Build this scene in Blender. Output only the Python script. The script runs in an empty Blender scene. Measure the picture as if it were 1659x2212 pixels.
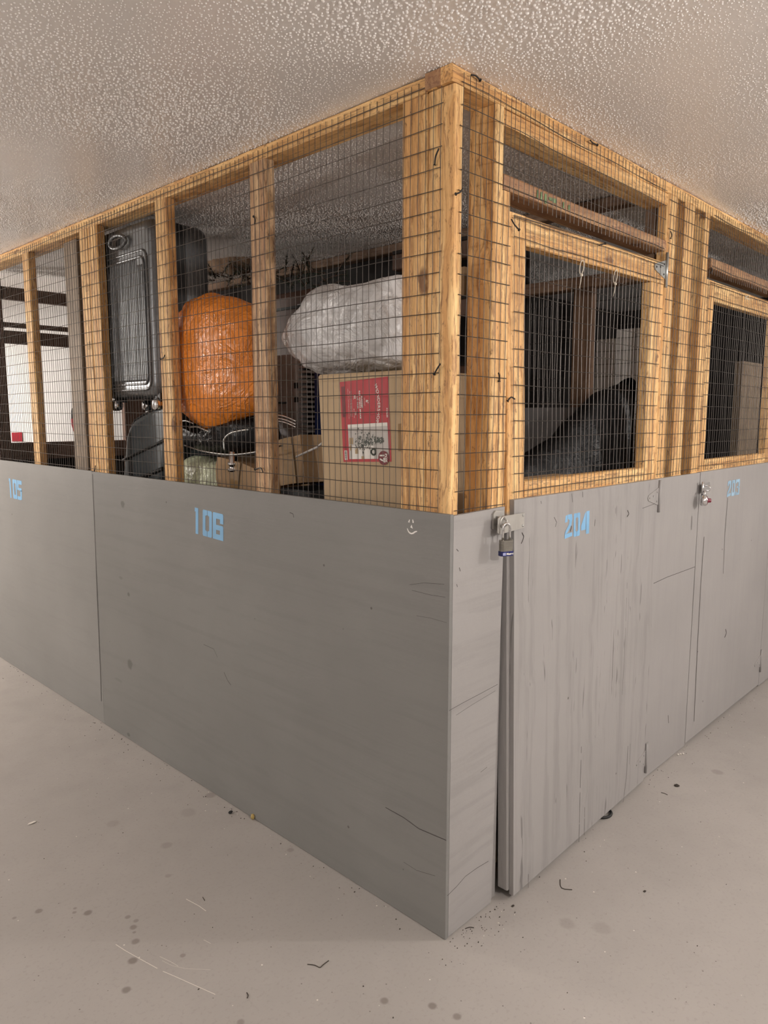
import bpy, math, random
from mathutils import Vector, noise
random.seed(7)
S = bpy.context.scene
COL = S.collection
# ------------------------------------------------------------------ camera model (fitted to the corner of the cage)
FW, FH = 1659, 2212
CAM = Vector((-1.48888782, -1.19011738, 1.48072240))
YAW, PIT, ROL, FPX = 0.766069627, 0.132205640, 0.000842991511, 1578.59213
CEIL = 2.334
_f = Vector((math.cos(YAW)*math.cos(PIT), math.sin(YAW)*math.cos(PIT), -math.sin(PIT)))
_r0 = _f.cross(Vector((0, 0, 1))).normalized(); _u0 = _r0.cross(_f)
_r = math.cos(ROL)*_r0 + math.sin(ROL)*_u0
_u = -math.sin(ROL)*_r0 + math.cos(ROL)*_u0
def ray(u, v): return _f + _r*((u-FW/2)/FPX) - _u*((v-FH/2)/FPX)
def onx(u, v, x=0.0):
    d = ray(u, v); return CAM + d*((x-CAM.x)/d.x)
def ony(u, v, y=0.0):
    d = ray(u, v); return CAM + d*((y-CAM.y)/d.y)
def onz(u, v, z=0.0):
    d = ray(u, v); return CAM + d*((z-CAM.z)/d.z)
cd = bpy.data.cameras.new('camera'); cam = bpy.data.objects.new('camera', cd); COL.objects.link(cam)
cd.sensor_fit = 'VERTICAL'; cd.sensor_height = 36; cd.lens = FPX/FH*36; cd.clip_start = .02; cd.clip_end = 100
from mathutils import Matrix
cam.matrix_world = Matrix(((_r.x, _u.x, -_f.x, CAM.x), (_r.y, _u.y, -_f.y, CAM.y), (_r.z, _u.z, -_f.z, CAM.z), (0, 0, 0, 1)))
S.camera = cam

# ------------------------------------------------------------------ node helpers
class NT:
    def __init__(s, name):
        s.m = bpy.data.materials.new(name); s.m.use_nodes = True
        s.t = s.m.node_tree; s.n = s.t.nodes; s.b = s.n['Principled BSDF']
    def add(s, typ, **kw):
        n = s.n.new(typ)
        for k, v in kw.items(): setattr(n, k, v)
        return n
    def link(s, a, b): s.t.links.new(a, b)
    def put(s, sock, v):
        if hasattr(v, 'is_output') or hasattr(v, 'links'): s.link(v, sock)
        else: sock.default_value = v
    def math(s, op, a, b=0.0, c=None, clamp=False):
        n = s.add('ShaderNodeMath', operation=op, use_clamp=clamp)
        s.put(n.inputs[0], a); s.put(n.inputs[1], b)
        if c is not None: s.put(n.inputs[2], c)
        return n.outputs[0]
    def vmath(s, op, a, b=None):
        n = s.add('ShaderNodeVectorMath', operation=op)
        s.put(n.inputs[0], a)
        if b is not None: s.put(n.inputs[1], b)
        return n.outputs['Value'] if op in ('LENGTH', 'DISTANCE', 'DOT_PRODUCT') else n.outputs[0]
    def coord(s, rand=0.0):
        o = s.add('ShaderNodeTexCoord').outputs['Object']
        if rand:
            r = s.add('ShaderNodeObjectInfo').outputs['Random']
            o = s.vmath('ADD', o, s.vmath('SCALE', (1.0, 1.3, .7)) if False else s._sc(r, rand))
        return o
    def _sc(s, r, k):
        c = s.add('ShaderNodeCombineXYZ')
        for i, q in enumerate((k, k*1.7, k*.6)): s.link(s.math('MULTIPLY', r, q), c.inputs[i])
        return c.outputs[0]
    def noise(s, vec, scale, detail=4, rough=.55, dist=0.0, out=0):
        n = s.add('ShaderNodeTexNoise'); s.link(vec, n.inputs['Vector'])
        n.inputs['Scale'].default_value = scale; n.inputs['Detail'].default_value = detail
        n.inputs['Roughness'].default_value = rough; n.inputs['Distortion'].default_value = dist
        return n.outputs[out]
    def voro(s, vec, scale, feature='F1'):
        n = s.add('ShaderNodeTexVoronoi', feature=feature); s.link(vec, n.inputs['Vector'])
        n.inputs['Scale'].default_value = scale
        return n.outputs['Distance']
    def ramp(s, fac, *stops):
        n = s.add('ShaderNodeValToRGB'); s.link(fac, n.inputs[0]); e = n.color_ramp.elements
        while len(e) < len(stops): e.new(.5)
        for k, (p, c) in zip(e, stops):
            k.position = p; k.color = (c, c, c, 1) if isinstance(c, (int, float)) else (*c, 1)
        return n.outputs[0]
    def mix(s, fac, a, b, blend='MIX'):
        n = s.add('ShaderNodeMix', data_type='RGBA', blend_type=blend)
        s.put(n.inputs['Factor'], fac)
        for k, v in ((6, a), (7, b)):
            if isinstance(v, tuple): v = (*v, 1) if len(v) == 3 else v
            s.put(n.inputs[k], v)
        return n.outputs[2]
    def scale(s, vec, sc):
        n = s.add('ShaderNodeMapping'); s.link(vec, n.inputs[0]); n.inputs['Scale'].default_value = sc
        return n.outputs[0]
    def bump(s, h, strength=.3, dist=.002, prev=None):
        n = s.add('ShaderNodeBump'); s.link(h, n.inputs['Height'])
        n.inputs['Strength'].default_value = strength; n.inputs['Distance'].default_value = dist
        if prev is not None: s.link(prev, n.inputs['Normal'])
        return n.outputs[0]
    def fin(s, color=None, rough=.6, metal=0.0, normal=None, spec=.5, **kw):
        if color is not None:
            s.put(s.b.inputs['Base Color'], (*color, 1) if isinstance(color, tuple) and len(color) == 3 else color)
        s.put(s.b.inputs['Roughness'], rough); s.b.inputs['Metallic'].default_value = metal
        s.b.inputs['Specular IOR Level'].default_value = spec
        if normal is not None: s.link(normal, s.b.inputs['Normal'])
        for k, v in kw.items(): s.b.inputs[k.replace('_', ' ')].default_value = v
        return s.m
    def spots(s, vec, lst, wob=.25):
        """soft marks at fixed places: lst of (x,y,z, rx,ry,rz, strength)"""
        tot = None
        nz = s.noise(vec, 38, 3)
        for (x, y, z, rx, ry, rz, st) in lst:
            d = s.vmath('SUBTRACT', vec, (x, y, z))
            d = s.vmath('MULTIPLY', d, (1/rx, 1/ry, 1/rz))
            l = s.math('ADD', s.vmath('LENGTH', d), s.math('MULTIPLY', s.math('SUBTRACT', nz, .5), wob*4))
            mr = s.add('ShaderNodeMapRange', interpolation_type='SMOOTHSTEP'); s.link(l, mr.inputs[0])
            mr.inputs[1].default_value = 1.15; mr.inputs[2].default_value = .55
            mr.inputs[3].default_value = 0; mr.inputs[4].default_value = st
            tot = mr.outputs[0] if tot is None else s.math('MAXIMUM', tot, mr.outputs[0])
        return tot

def wood(name, axis, c1, c2, dark, knots=.13, stain=.5, paint=None):
    t = NT(name); v0 = t.coord(23.0)
    sc = {'x': (.05, 1, 1), 'y': (1, .05, 1), 'z': (1, 1, .05)}[axis]
    v = t.scale(v0, sc)
    wob = t.noise(v0, 5, 3)
    vd = t.vmath('ADD', v, t._sc(wob, .03))
    g1 = t.noise(vd, 120, 5, .68); g2 = t.noise(vd, 26, 5, .62, .5)
    col = t.mix(t.ramp(g2, (.40, 0), (.60, 1)), c2, c1)
    col = t.mix(t.ramp(g1, (.38, .75), (.50, 0)), col, tuple(x*1.5 for x in dark))
    st = t.noise(t.scale(v0, tuple(.02 if q < .5 else 1 for q in sc)), 48, 3, .6)
    col = t.mix(t.ramp(st, (.58, 0), (.68, .6)), col, tuple(x*.62 for x in c2))
    patch = t.noise(v0, 3.3, 3, .6)
    col = t.mix(t.ramp(patch, (.45, 0), (.62, .3)), col, c2)
    bl = t.noise(v0, 8, 4, .6)
    col = t.mix(t.ramp(bl, (.54, 0), (.72, stain)), col, tuple(x*.5 for x in c2))
    ks = {'x': (.35, 1, 1), 'y': (1, .35, 1), 'z': (1, 1, .35)}[axis]
    kv = t.vmath('ADD', t.scale(v0, ks), t._sc(t.noise(v0, 30, 2), .03))
    k = t.voro(kv, 8.5)
    col = t.mix(t.ramp(k, (knots*.55, .85), (knots, 0)), col, dark)
    sp = t.noise(t.scale(v0, tuple(.4 if q < .5 else 1 for q in ks)), 75, 4, .75)
    col = t.mix(t.ramp(sp, (.60, 0), (.70, .85)), col, tuple(x*.8 for x in dark))
    if paint:
        z = t.add('ShaderNodeSeparateXYZ'); t.link(t.add('ShaderNodeTexCoord').outputs['Object'], z.inputs[0])
        zz = t.math('ADD', z.outputs[2], t.math('MULTIPLY', t.math('SUBTRACT', bl, .5), .03))
        col = t.mix(t.ramp(t.math('MULTIPLY', zz, .5), ((paint-.012)*.5, 1), (paint*.5, 0)), col, GREY)
    nrm = t.bump(g1, .6, .002)
    return t.fin(col, .58, normal=nrm, spec=.35)

GREY = (.315, .300, .292)
GREY_L = (.200, .196, .188)
def plypaint(name, axis, marks=(), streak=.25, base=GREY, crack=.0):
    t = NT(name); v = t.add('ShaderNodeTexCoord').outputs['Object']
    sc = {'x': (.04, 1, 1), 'y': (1, .04, 1), 'z': (1, 1, .04)}[axis]
    vd = t.vmath('ADD', t.scale(v, sc), t._sc(t.noise(v, 2.5, 3), .05))
    g = t.noise(vd, 110, 4, .6); g2 = t.noise(vd, 28, 4, .6)
    big = t.noise(v, 2.2, 4, .5)
    col = t.mix(t.ramp(big, (.3, 0), (.7, 1)), tuple(x*.93 for x in base), tuple(x*1.06 for x in base))
    col = t.mix(t.ramp(g2, (.35, streak), (.52, 0)), col, tuple(x*.72 for x in base))
    if crack:
        cr = t.noise(vd, 60, 2, .5)
        col = t.mix(t.ramp(cr, (.27, crack), (.31, 0)), col, (.05, .045, .045))
    if marks:
        col = t.mix(t.spots(v, marks), col, (.07, .065, .06))
    chip = t.voro(v, 6.0)
    col = t.mix(t.ramp(chip, (.022, .8), (.03, 0)), col, (.07, .06, .055))
    nrm = t.bump(g, .25, .0012); nrm = t.bump(t.noise(v, 60, 3), .12, .002, nrm)
    return t.fin(col, .52, normal=nrm, spec=.45)

def plain(name, col, rough=.6, metal=0.0, bump=0, bscale=40, spec=.5, vary=.12):
    t = NT(name); v = t.coord()
    n = t.noise(v, bscale*.3, 4)
    c = t.mix(t.ramp(n, (.3, 0), (.7, 1)), tuple(x*(1-vary) for x in col), tuple(min(1, x*(1+vary)) for x in col))
    nr = t.bump(t.noise(v, bscale, 4), bump, .003) if bump else None
    return t.fin(c, rough, metal, nr, spec)

M = {}
WC1, WC2, WD = (.94, .63, .29), (.68, .365, .135), (.17, .075, .035)
for a in 'xyz': M['wood_'+a] = wood('pine_wood_'+a, a, WC1, WC2, WD)
M['wood_painted'] = wood('pine_wood_painted_foot', 'z', WC1, WC2, WD, paint=1.2)
M['wood_rough'] = wood('rough_sawn_wood', 'x', (.50, .30, .16), (.36, .19, .095), (.13, .055, .035), stain=.9)
M['wood_brown'] = wood('brown_pine_stud', 'z', (.74, .52, .30), (.46, .26, .135), (.11, .05, .027), stain=.9)
M['wood_grey'] = wood('weathered_grey_wood', 'z', (.33, .25, .175), (.23, .17, .115), (.08, .055, .04))
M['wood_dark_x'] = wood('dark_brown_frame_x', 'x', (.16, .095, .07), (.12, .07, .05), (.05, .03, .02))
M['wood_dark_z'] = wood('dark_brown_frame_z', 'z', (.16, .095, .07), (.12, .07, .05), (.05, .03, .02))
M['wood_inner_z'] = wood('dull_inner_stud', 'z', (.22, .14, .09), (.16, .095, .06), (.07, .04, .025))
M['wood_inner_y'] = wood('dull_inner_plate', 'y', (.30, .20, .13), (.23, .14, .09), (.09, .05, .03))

def mark(u, v, ru, rv, st, plane='x', off=0.0):
    p = onx(u, v, off) if plane == 'x' else ony(u, v, off)
    q = onx(u+ru, v, off) if plane == 'x' else ony(u+ru, v, off)
    w = (p-q).length; h = rv/ru*w if False else abs((onx(u, v+rv, off) if plane == 'x' else ony(u, v+rv, off)).z-p.z)
    return (p.x, p.y, p.z, .1 if plane == 'x' else w, w if plane == 'x' else .1, h, st)
m106 = [mark(*a) for a in ((377, 1498, 10, 30, .22), (492, 1464, 8, 22, .25), (453, 1560, 9, 26, .25), (515, 1608, 9, 9, .55), (516, 1364, 12, 9, .6),
        (508, 1198, 14, 9, .5), (631, 1113, 9, 9, .5), (636, 1567, 6, 9, .4), (645, 1668, 6, 10, .35), (958, 1213, 12, 14, .65), (950, 1762, 14, 18, .6),
        (964, 1526, 8, 8, .7), (566, 1404, 6, 5, .3), (570, 1492, 14, 4, .35), (921, 1990, 8, 6, .6), (880, 1800, 20, 6, .2), (924, 1464, 10, 6, .3),
        (300, 1545, 9, 10, .2), (468, 1415, 16, 5, .25), (600, 1690, 8, 5, .25))]
m105 = [mark(*a) for a in ((62, 1114, 5, 7, .5), (78, 1063, 6, 12, .22), (76, 1330, 4, 4, .4), (125, 1086, 4, 3, .35), (77, 1013, 6, 4, .4), (62, 1046, 3, 3, .4), (140, 1445, 5, 8, .2), (85, 1425, 8, 20, .15), (170, 1500, 8, 8, .2))]
m204 = [mark(*a, 'y', -.012) for a in ((1172, 1132, 5, 10, .35), (1197, 1135, 6, 12, .4), (1230, 1136, 5, 14, .65), (1304, 1110, 4, 8, .3), (1327, 1106, 4, 8, .3), (1354, 1108, 5, 12, .75), (1337, 1225, 3, 6, .7), (1300, 1640, 9, 6, .25), (1250, 1710, 8, 8, .2))]
mnar = [mark(*a, 'y', 0) for a in ((995, 1136, 5, 4, .4), (1003, 1152, 6, 8, .4), (1022, 1385, 8, 12, .3), (997, 1690, 5, 30, .25), (1038, 1944, 4, 3, .7), (1010, 1170, 5, 4, .3))]
M['ply106'] = plypaint('grey_plywood_paint_wide', 'y', m106, .2, GREY_L)
M['ply105'] = plypaint('grey_plywood_paint_left', 'y', m105, .15, (.235, .230, .221))
M['plynar'] = plypaint('grey_plywood_paint_narrow', 'x', mnar, .35)
M['plydoor'] = plypaint('grey_plywood_paint_door', 'z', m204, .5, crack=.5)
M['plymid'] = plypaint('grey_plywood_paint_plain', 'z', [mark(*a, 'y', 0) for a in ((1455, 1304, 4, 4, .8), (1463, 1197, 4, 6, .3), (1430, 1390, 3, 3, .5), (1470, 1410, 5, 14, .25), (1445, 1540, 4, 9, .4))], .12)
M['edge'] = plypaint('painted_plywood_edge', 'z', (), .5)
M['crack'] = NT('dark_split').fin((.05, .042, .04), .9)
M['sill'] = NT('sill').fin((.3, .25, .2), .9)
M['blue'] = plain('blue_stencil_paint', (.20, .42, .66), .5, vary=.08)
M['paleblue'] = plain('pale_blue_stencil_paint', (.28, .44, .58), .5, vary=.2)
M['white'] = plain('white_paint', (.75, .73, .70), .5, vary=.04)
M['wire'] = NT('galvanised_wire').fin((.11, .098, .09), .42, .7)
M['nail'] = NT('dark_nail').fin((.035, .03, .028), .45, .6)
M['steel'] = plain('zinc_steel', (.42, .43, .42), .34, .85, .1, 90)
M['steel_worn'] = plain('worn_painted_steel', (.42, .40, .37), .42, .35, .25, 60)
M['chrome'] = NT('chrome').fin((.75, .75, .76), .12, 1.0)
M['lam'] = plain('laminated_lock_steel', (.36, .34, .30), .35, .8, .2, 80)
M['navy'] = NT('navy_band').fin((.015, .02, .12), .35)
M['lav'] = NT('pale_band_print').fin((.32, .34, .55), .4)
M['maroon'] = plain('maroon_dial', (.16, .02, .035), .35)
M['zip'] = NT('natural_nylon').fin((.62, .56, .46), .45)
M['card'] = None

def cardboard(name, c):
    t = NT(name); v = t.coord(9.0)
    n = t.noise(v, 3, 4); w = t.noise(t.scale(v, (1, 1, .03)), 150, 2)
    col = t.mix(t.ramp(n, (.3, 0), (.7, 1)), tuple(x*.9 for x in c), tuple(x*1.08 for x in c))
    col = t.mix(t.ramp(w, (.35, .18), (.6, 0)), col, tuple(x*.75 for x in c))
    return t.fin(col, .72, normal=t.bump(w, .15, .001), spec=.25)
M['card'] = cardboard('tan_cardboard', (.50, .37, .23))
M['card2'] = cardboard('brown_cardboard', (.38, .25, .14))
M['red'] = plain('red_label', (.46, .026, .036), .4, vary=.05)
M['dred'] = plain('dark_red_print', (.17, .012, .018), .4)
M['lblwhite'] = NT('label_white').fin((.78, .75, .70), .45)
M['lblgrey'] = plain('photo_grey_wall', (.52, .49, .46), .45, vary=.06)
M['lblgreen'] = plain('printed_tree', (.045, .055, .042), .5, bscale=300, vary=.6)
M['lblfleck'] = NT('printed_flock').fin((.62, .60, .56), .5)
M['lbltan'] = plain('printed_gift', (.42, .30, .16), .5)
M['tape'] = NT('clear_brown_tape').fin((.30, .19, .09), .12, spec=.8)

def plastic(name, c, rough, trans=0.0, crk=55, strength=.5, sss=0.0, big=9):
    t = NT(name); v = t.coord(5.0)
    n1 = t.noise(v, crk, 5, .65, .8); n2 = t.noise(v, big, 4, .6, 1.2)
    rid = t.math('ABSOLUTE', t.math('SUBTRACT', n2, .5))
    h = t.math('ADD', t.math('MULTIPLY', n1, .35), t.math('MULTIPLY', t.ramp(rid, (0, 1), (.12, 0)), .6))
    col = t.mix(t.ramp(n2, (.35, 0), (.65, 1)), tuple(x*.85 for x in c), tuple(min(1, x*1.12) for x in c))
    m = t.fin(col, rough, normal=t.bump(h, strength, .006), spec=.6 if c[0] > .05 else .22)
    if sss: t.b.inputs['Subsurface Weight'].default_value = sss; t.b.inputs['Subsurface Radius'].default_value = (.02, .012, .006)
    return m
M['orange'] = plastic('orange_bag_plastic', (.85, .27, .035), .26, strength=1.0, crk=34)
M['bagwhite'] = plastic('white_bag_film', (.66, .655, .66), .22, strength=1.0, crk=34)
M['bagblack'] = plastic('black_bag_film', (.005, .005, .0055), .42, strength=.4, crk=22)
M['baggreen'] = plastic('pale_green_bag_film', (.66, .70, .50), .3, strength=.6, crk=50)
M['vinyl'] = plastic('black_vinyl', (.012, .012, .013), .3, strength=.5, crk=30)
M['case'] = plain('grey_hard_shell', (.15, .155, .16), .32, .65, .02, 200)
M['case2'] = plain('black_hard_shell', (.008, .0085, .010), .5, 0, .05, 150, .12)
M['tote'] = plain('blue_grey_hard_shell', (.055, .066, .072), .45, 0, .05, 150)
M['rubber'] = NT('black_rubber').fin((.012, .012, .012), .55)
M['greyplastic'] = plain('grey_plastic', (.50, .47, .47), .5)
M['whiteplastic'] = plain('white_plastic', (.60, .58, .57), .4)
M['darkblue'] = plain('dark_blue_plastic', (.012, .03, .13), .45)
M['leather'] = plain('brown_leather', (.10, .042, .022), .5)
M['needle'] = plain('green_needles', (.030, .046, .024), .6, bscale=60, vary=.4)
M['fabric'] = plain('tan_fabric', (.25, .16, .10), .9, bump=.4, bscale=60)
M['redcloth'] = plain('red_cloth', (.36, .015, .03), .7)
M['wallwhite'] = plain('white_wall_paint', (.82, .80, .78), .6, bump=.15, bscale=80, vary=.03)
M['dark_board'] = plain('near_black_board', (.016, .012, .0105), .8, bscale=20)  # near-black colour makes the depth of the lockers read dark
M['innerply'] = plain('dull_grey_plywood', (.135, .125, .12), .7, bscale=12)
M['wrap'] = plain('pale_wrapped_board', (.80, .76, .72), .6, bump=.2, bscale=18)
M['debris'] = NT('dark_grit').fin((.05, .04, .032), .9)
M['straw'] = NT('straw_leaf').fin((.42, .30, .10), .6)
M['chip'] = NT('white_chip').fin((.72, .68, .62), .7)

# floor
def floor_mat():
    t = NT('painted_concrete_floor'); v = t.coord()
    big = t.noise(v, 1.1, 5, .55); mid = t.noise(v, 7, 5, .6); fine = t.noise(v, 90, 3, .6)
    b = (.365, .338, .315)
    col = t.mix(t.ramp(big, (.32, 0), (.68, 1)), tuple(x*.90 for x in b), tuple(x*1.05 for x in b))
    col = t.mix(t.ramp(mid, (.5, 0), (.8, .22)), col, (.30, .275, .26))
    col = t.mix(t.ramp(fine, (.33, .3), (.45, 0)), col, (.27, .245, .225))
    spk = t.voro(v, 26)
    col = t.mix(t.ramp(spk, (.045, .75), (.06, 0)), col, (.10, .085, .075))
    spw = t.voro(t.vmath('ADD', v, (3.3, 7.7, 0.0)), 14)
    col = t.mix(t.ramp(spw, (.028, .9), (.04, 0)), col, (.72, .68, .62))
    L = []
    for (u, vv, ru, rv, st) in ((84, 1968, 9, 5, .62), (31, 1983, 5, 3, .5), (162, 1962, 4, 3, .5), (161, 1971, 5, 3, .5), (190, 1972, 10, 6, .68), (276, 1981, 6, 5, .5),
            (294, 1989, 7, 4, .45), (288, 2003, 8, 6, .6), (290, 2014, 4, 3, .5), (293, 2034, 13, 5, .6), (287, 2075, 12, 8, .72), (395, 2064, 5, 6, .55), (273, 2138, 11, 8, .68), (830, 2162, 10, 9, .66),
            (934, 2173, 10, 9, .66), (987, 2196, 10, 9, .62), (520, 2208, 12, 6, .5), (360, 1826, 14, 7, .3), (363, 1892, 8, 4, .3), (407, 1755, 18, 10, .2), (244, 1779, 14, 8, .2),
            (628, 1836, 8, 5, .4), (1225, 1995, 18, 14, .25), (1550, 1668, 14, 6, .35), (455, 1718, 12, 7, .45), (1460, 1698, 0.1, 0.1, .0), (1300, 2005, 14, 20, .2)):
        p = onz(u, vv); dx = (onz(u+ru, vv)-p).length; dy = (onz(u, vv+rv)-p).length
        r = (dx+dy)/2
        if st > 0: L.append((p.x, p.y, 0, r, r, 1, st))
    col = t.mix(t.spots(v, L, .1), col, (.15, .125, .11))
    nrm = t.bump(mid, .1, .004); nrm = t.bump(fine, .10, .001, nrm)
    return t.fin(col, t.ramp(mid, (.3, .42), (.7, .6)), normal=nrm, spec=.4)
M['floor'] = floor_mat()
def ceil_mat():
    t = NT('popcorn_ceiling_paint'); v = t.coord()
    c = t.noise(v, 2.2, 3); h = t.noise(v, 160, 3, .6)
    col = t.mix(t.ramp(c, (.3, 0), (.7, 1)), (.84, .80, .77), (.88, .835, .80))
    return t.fin(col, .30, normal=t.bump(h, .35, .0012), spec=.8)
M['ceiling'] = ceil_mat()

# ------------------------------------------------------------------ mesh helpers
class MB:
    def __init__(s): s.v = []; s.f = []; s.m = []; s.sm = []
    def add(s, vs, fs, mat=0, smooth=False):
        o = len(s.v); s.v += [Vector(p) for p in vs]
        for f in fs: s.f.append(tuple(i+o for i in f)); s.m.append(mat); s.sm.append(smooth)
        return s
    def hexa(s, p, mat=0):   # p: 8 points, bottom 4 ccw then top 4
        return s.add(p, [(3, 2, 1, 0), (4, 5, 6, 7), (0, 1, 5, 4), (1, 2, 6, 5), (2, 3, 7, 6), (3, 0, 4, 7)], mat)
    def box(s, x0, x1, y0, y1, z0, z1, mat=0):
        return s.hexa([(x0, y0, z0), (x1, y0, z0), (x1, y1, z0), (x0, y1, z0), (x0, y0, z1), (x1, y0, z1), (x1, y1, z1), (x0, y1, z1)], mat)
    def loft(s, rings, mat=0, smooth=False, caps=True, closed=True):
        o = len(s.v); n = len(rings[0])
        for r in rings: s.v += [Vector(p) for p in r]
        def af(f): s.f.append(f); s.m.append(mat); s.sm.append(smooth)
        for i in range(len(rings)-1):
            for j in range(n if closed else n-1):
                k = (j+1) % n
                af((o+i*n+j, o+i*n+k, o+(i+1)*n+k, o+(i+1)*n+j))
        if caps:
            s.f.append(tuple(o+j for j in reversed(range(n)))); s.m.append(mat); s.sm.append(False)
            e = o+(len(rings)-1)*n
            s.f.append(tuple(e+j for j in range(n))); s.m.append(mat); s.sm.append(False)
        return s
    def tube(s, pts, r, n=8, mat=0, smooth=True, closed=False):
        pts = [Vector(p) for p in pts]; rings = []
        N = len(pts); prev = None
        for i, p in enumerate(pts):
            a = pts[(i-1) % N] if (closed or i > 0) else p
            b = pts[(i+1) % N] if (closed or i < N-1) else p
            d = (b-a).normalized()
            if prev is None:
                q = Vector((0, 0, 1)) if abs(d.z) < .9 else Vector((1, 0, 0)); prev = d.cross(q).normalized()
            prev = (prev - d*prev.dot(d)).normalized(); w = d.cross(prev)
            rr = r[i] if isinstance(r, (list, tuple)) else r
            rings.append([p + (prev*math.cos(2*math.pi*k/n) + w*math.sin(2*math.pi*k/n))*rr for k in range(n)])
        if closed: rings.append(rings[0])
        return s.loft(rings, mat, smooth, caps=not closed)
    def poly(s, pts, mat=0): return s.add(pts, [tuple(range(len(pts)))], mat)
    def sphere(s, c, r, mat=0, n=20, sq=(1, 1, 1)):
        c = Vector(c); rings = []
        for i in range(1, n//2):
            a = math.pi*i/(n//2)
            rings.append([c+Vector((r*math.sin(a)*math.cos(2*math.pi*k/n)*sq[0], r*math.sin(a)*math.sin(2*math.pi*k/n)*sq[1], -r*math.cos(a)*sq[2])) for k in range(n)])
        return s.loft(rings, mat, True)
    def lathe(s, c, axis, prof, n=24, mat=0, smooth=True):   # prof: (r, h) along axis
        a = Vector(axis).normalized(); q = Vector((0, 0, 1)) if abs(a.z) < .9 else Vector((1, 0, 0))
        x = a.cross(q).normalized(); y = a.cross(x); c = Vector(c)
        return s.loft([[c+a*h+(x*math.cos(2*math.pi*k/n)+y*math.sin(2*math.pi*k/n))*r for k in range(n)] for r, h in prof], mat, smooth)

def base_of(o):
    p = Vector((0, 0, 0))
    while o is not None: p = p + o.location; o = o.parent
    return p
def build(name, mb, mats, parent=None, loc=None):
    me = bpy.data.meshes.new(name)
    off = base_of(parent) if parent else Vector(loc or (0, 0, 0))
    me.from_pydata([tuple(v-off) for v in mb.v], [], mb.f)
    for m in (mats if isinstance(mats, (list, tuple)) else [mats]): me.materials.append(M[m] if isinstance(m, str) else m)
    me.polygons.foreach_set('material_index', mb.m); me.polygons.foreach_set('use_smooth', mb.sm)
    me.update(); me.validate()
    import bmesh
    bm = bmesh.new(); bm.from_mesh(me); bmesh.ops.recalc_face_normals(bm, faces=bm.faces); bm.to_mesh(me); bm.free()
    o = bpy.data.objects.new(name, me); COL.objects.link(o)
    if parent: o.parent = parent
    else: o.location = off
    return o
def thing(name, loc, label, cat, group=None):
    o = bpy.data.objects.new(name, None); COL.objects.link(o); o.location = loc; o.empty_display_size = .05
    return tag(o, label, cat, group)
def tag(o, label, cat, group=None, kind=None):
    o['label'] = label; o['category'] = cat
    if group: o['group'] = group
    if kind: o['kind'] = kind
    return o
def struct(name, mb, mats):
    o = build(name, mb, mats); o['kind'] = 'structure'; return o

def stud(mb, x0, x1, y0, y1, z0, z1, axis='z', c=.004, jit=.0010, n=14, mat=0):
    """sawn timber: chamfered section lofted along its length with slight wander"""
    lo = {'x': (y0, y1, z0, z1, x0, x1), 'y': (x0, x1, z0, z1, y0, y1), 'z': (x0, x1, y0, y1, z0, z1)}[axis]
    a0, a1, b0, b1, l0, l1 = lo; sd = random.random()*50; rings = []
    for i in range(n+1):
        l = l0+(l1-l0)*i/n
        k = []
        for q, (a, b) in enumerate(((a0+c, b0), (a1-c, b0), (a1, b0+c), (a1, b1-c), (a1-c, b1), (a0+c, b1), (a0, b1-c), (a0, b0+c))):
            w = noise.noise_vector(Vector((sd+q*.37, l*4, sd)))*jit
            a, b = a+w.x, b+w.y
            k.append({'x': (l, a, b), 'y': (a, l, b), 'z': (a, b, l)}[axis])
        rings.append(k)
    return mb.loft(rings, mat)

def wire(mb, p, q, r=.00108, wob=.002, seed=0.0, step=.05, nrm=Vector((1, 0, 0)), n=4, lowf=None):
    p, q = Vector(p), Vector(q); L = (q-p).length; k = max(2, int(L/step)); pts = []
    for i in range(k+1):
        c = p.lerp(q, i/k)
        w = noise.noise_vector(Vector((seed*7.31, i*step*5.0, seed*1.7)))*wob + noise.noise_vector(Vector((c.x*2.3+c.y*2.3, c.z*2.0, 4.0)))*wob*1.2
        if lowf: w = w + lowf(c)
        pts.append(c+w)
    mb.tube(pts, r, n, 0, False)
def sheet(mb, O, U, width, z0, z1, wob=.002, phase=0.0, over=.006, lowf=None, zphase=0.0, r=.00108):
    """welded wire: uprights every inch, cross wires every two inches"""
    O, U = Vector(O), Vector(U); N = Vector((0, 0, 1)).cross(U).normalized()
    k = 0; x = phase
    while x <= width:
        a = O+U*x; wire(mb, (a.x, a.y, z0), (a.x, a.y, z1), r, wob, k+.5, nrm=N, lowf=lowf); x += .0254; k += 1
    z = z0+.012+zphase
    while z <= z1:
        a = O-U*over*random.random()+N*.0019; b = O+U*(width+over*random.random())+N*.0019
        wire(mb, (a.x, a.y, z), (b.x, b.y, z), r, wob, k+.5, nrm=N, lowf=lowf); z += .0508; k += 1

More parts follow.
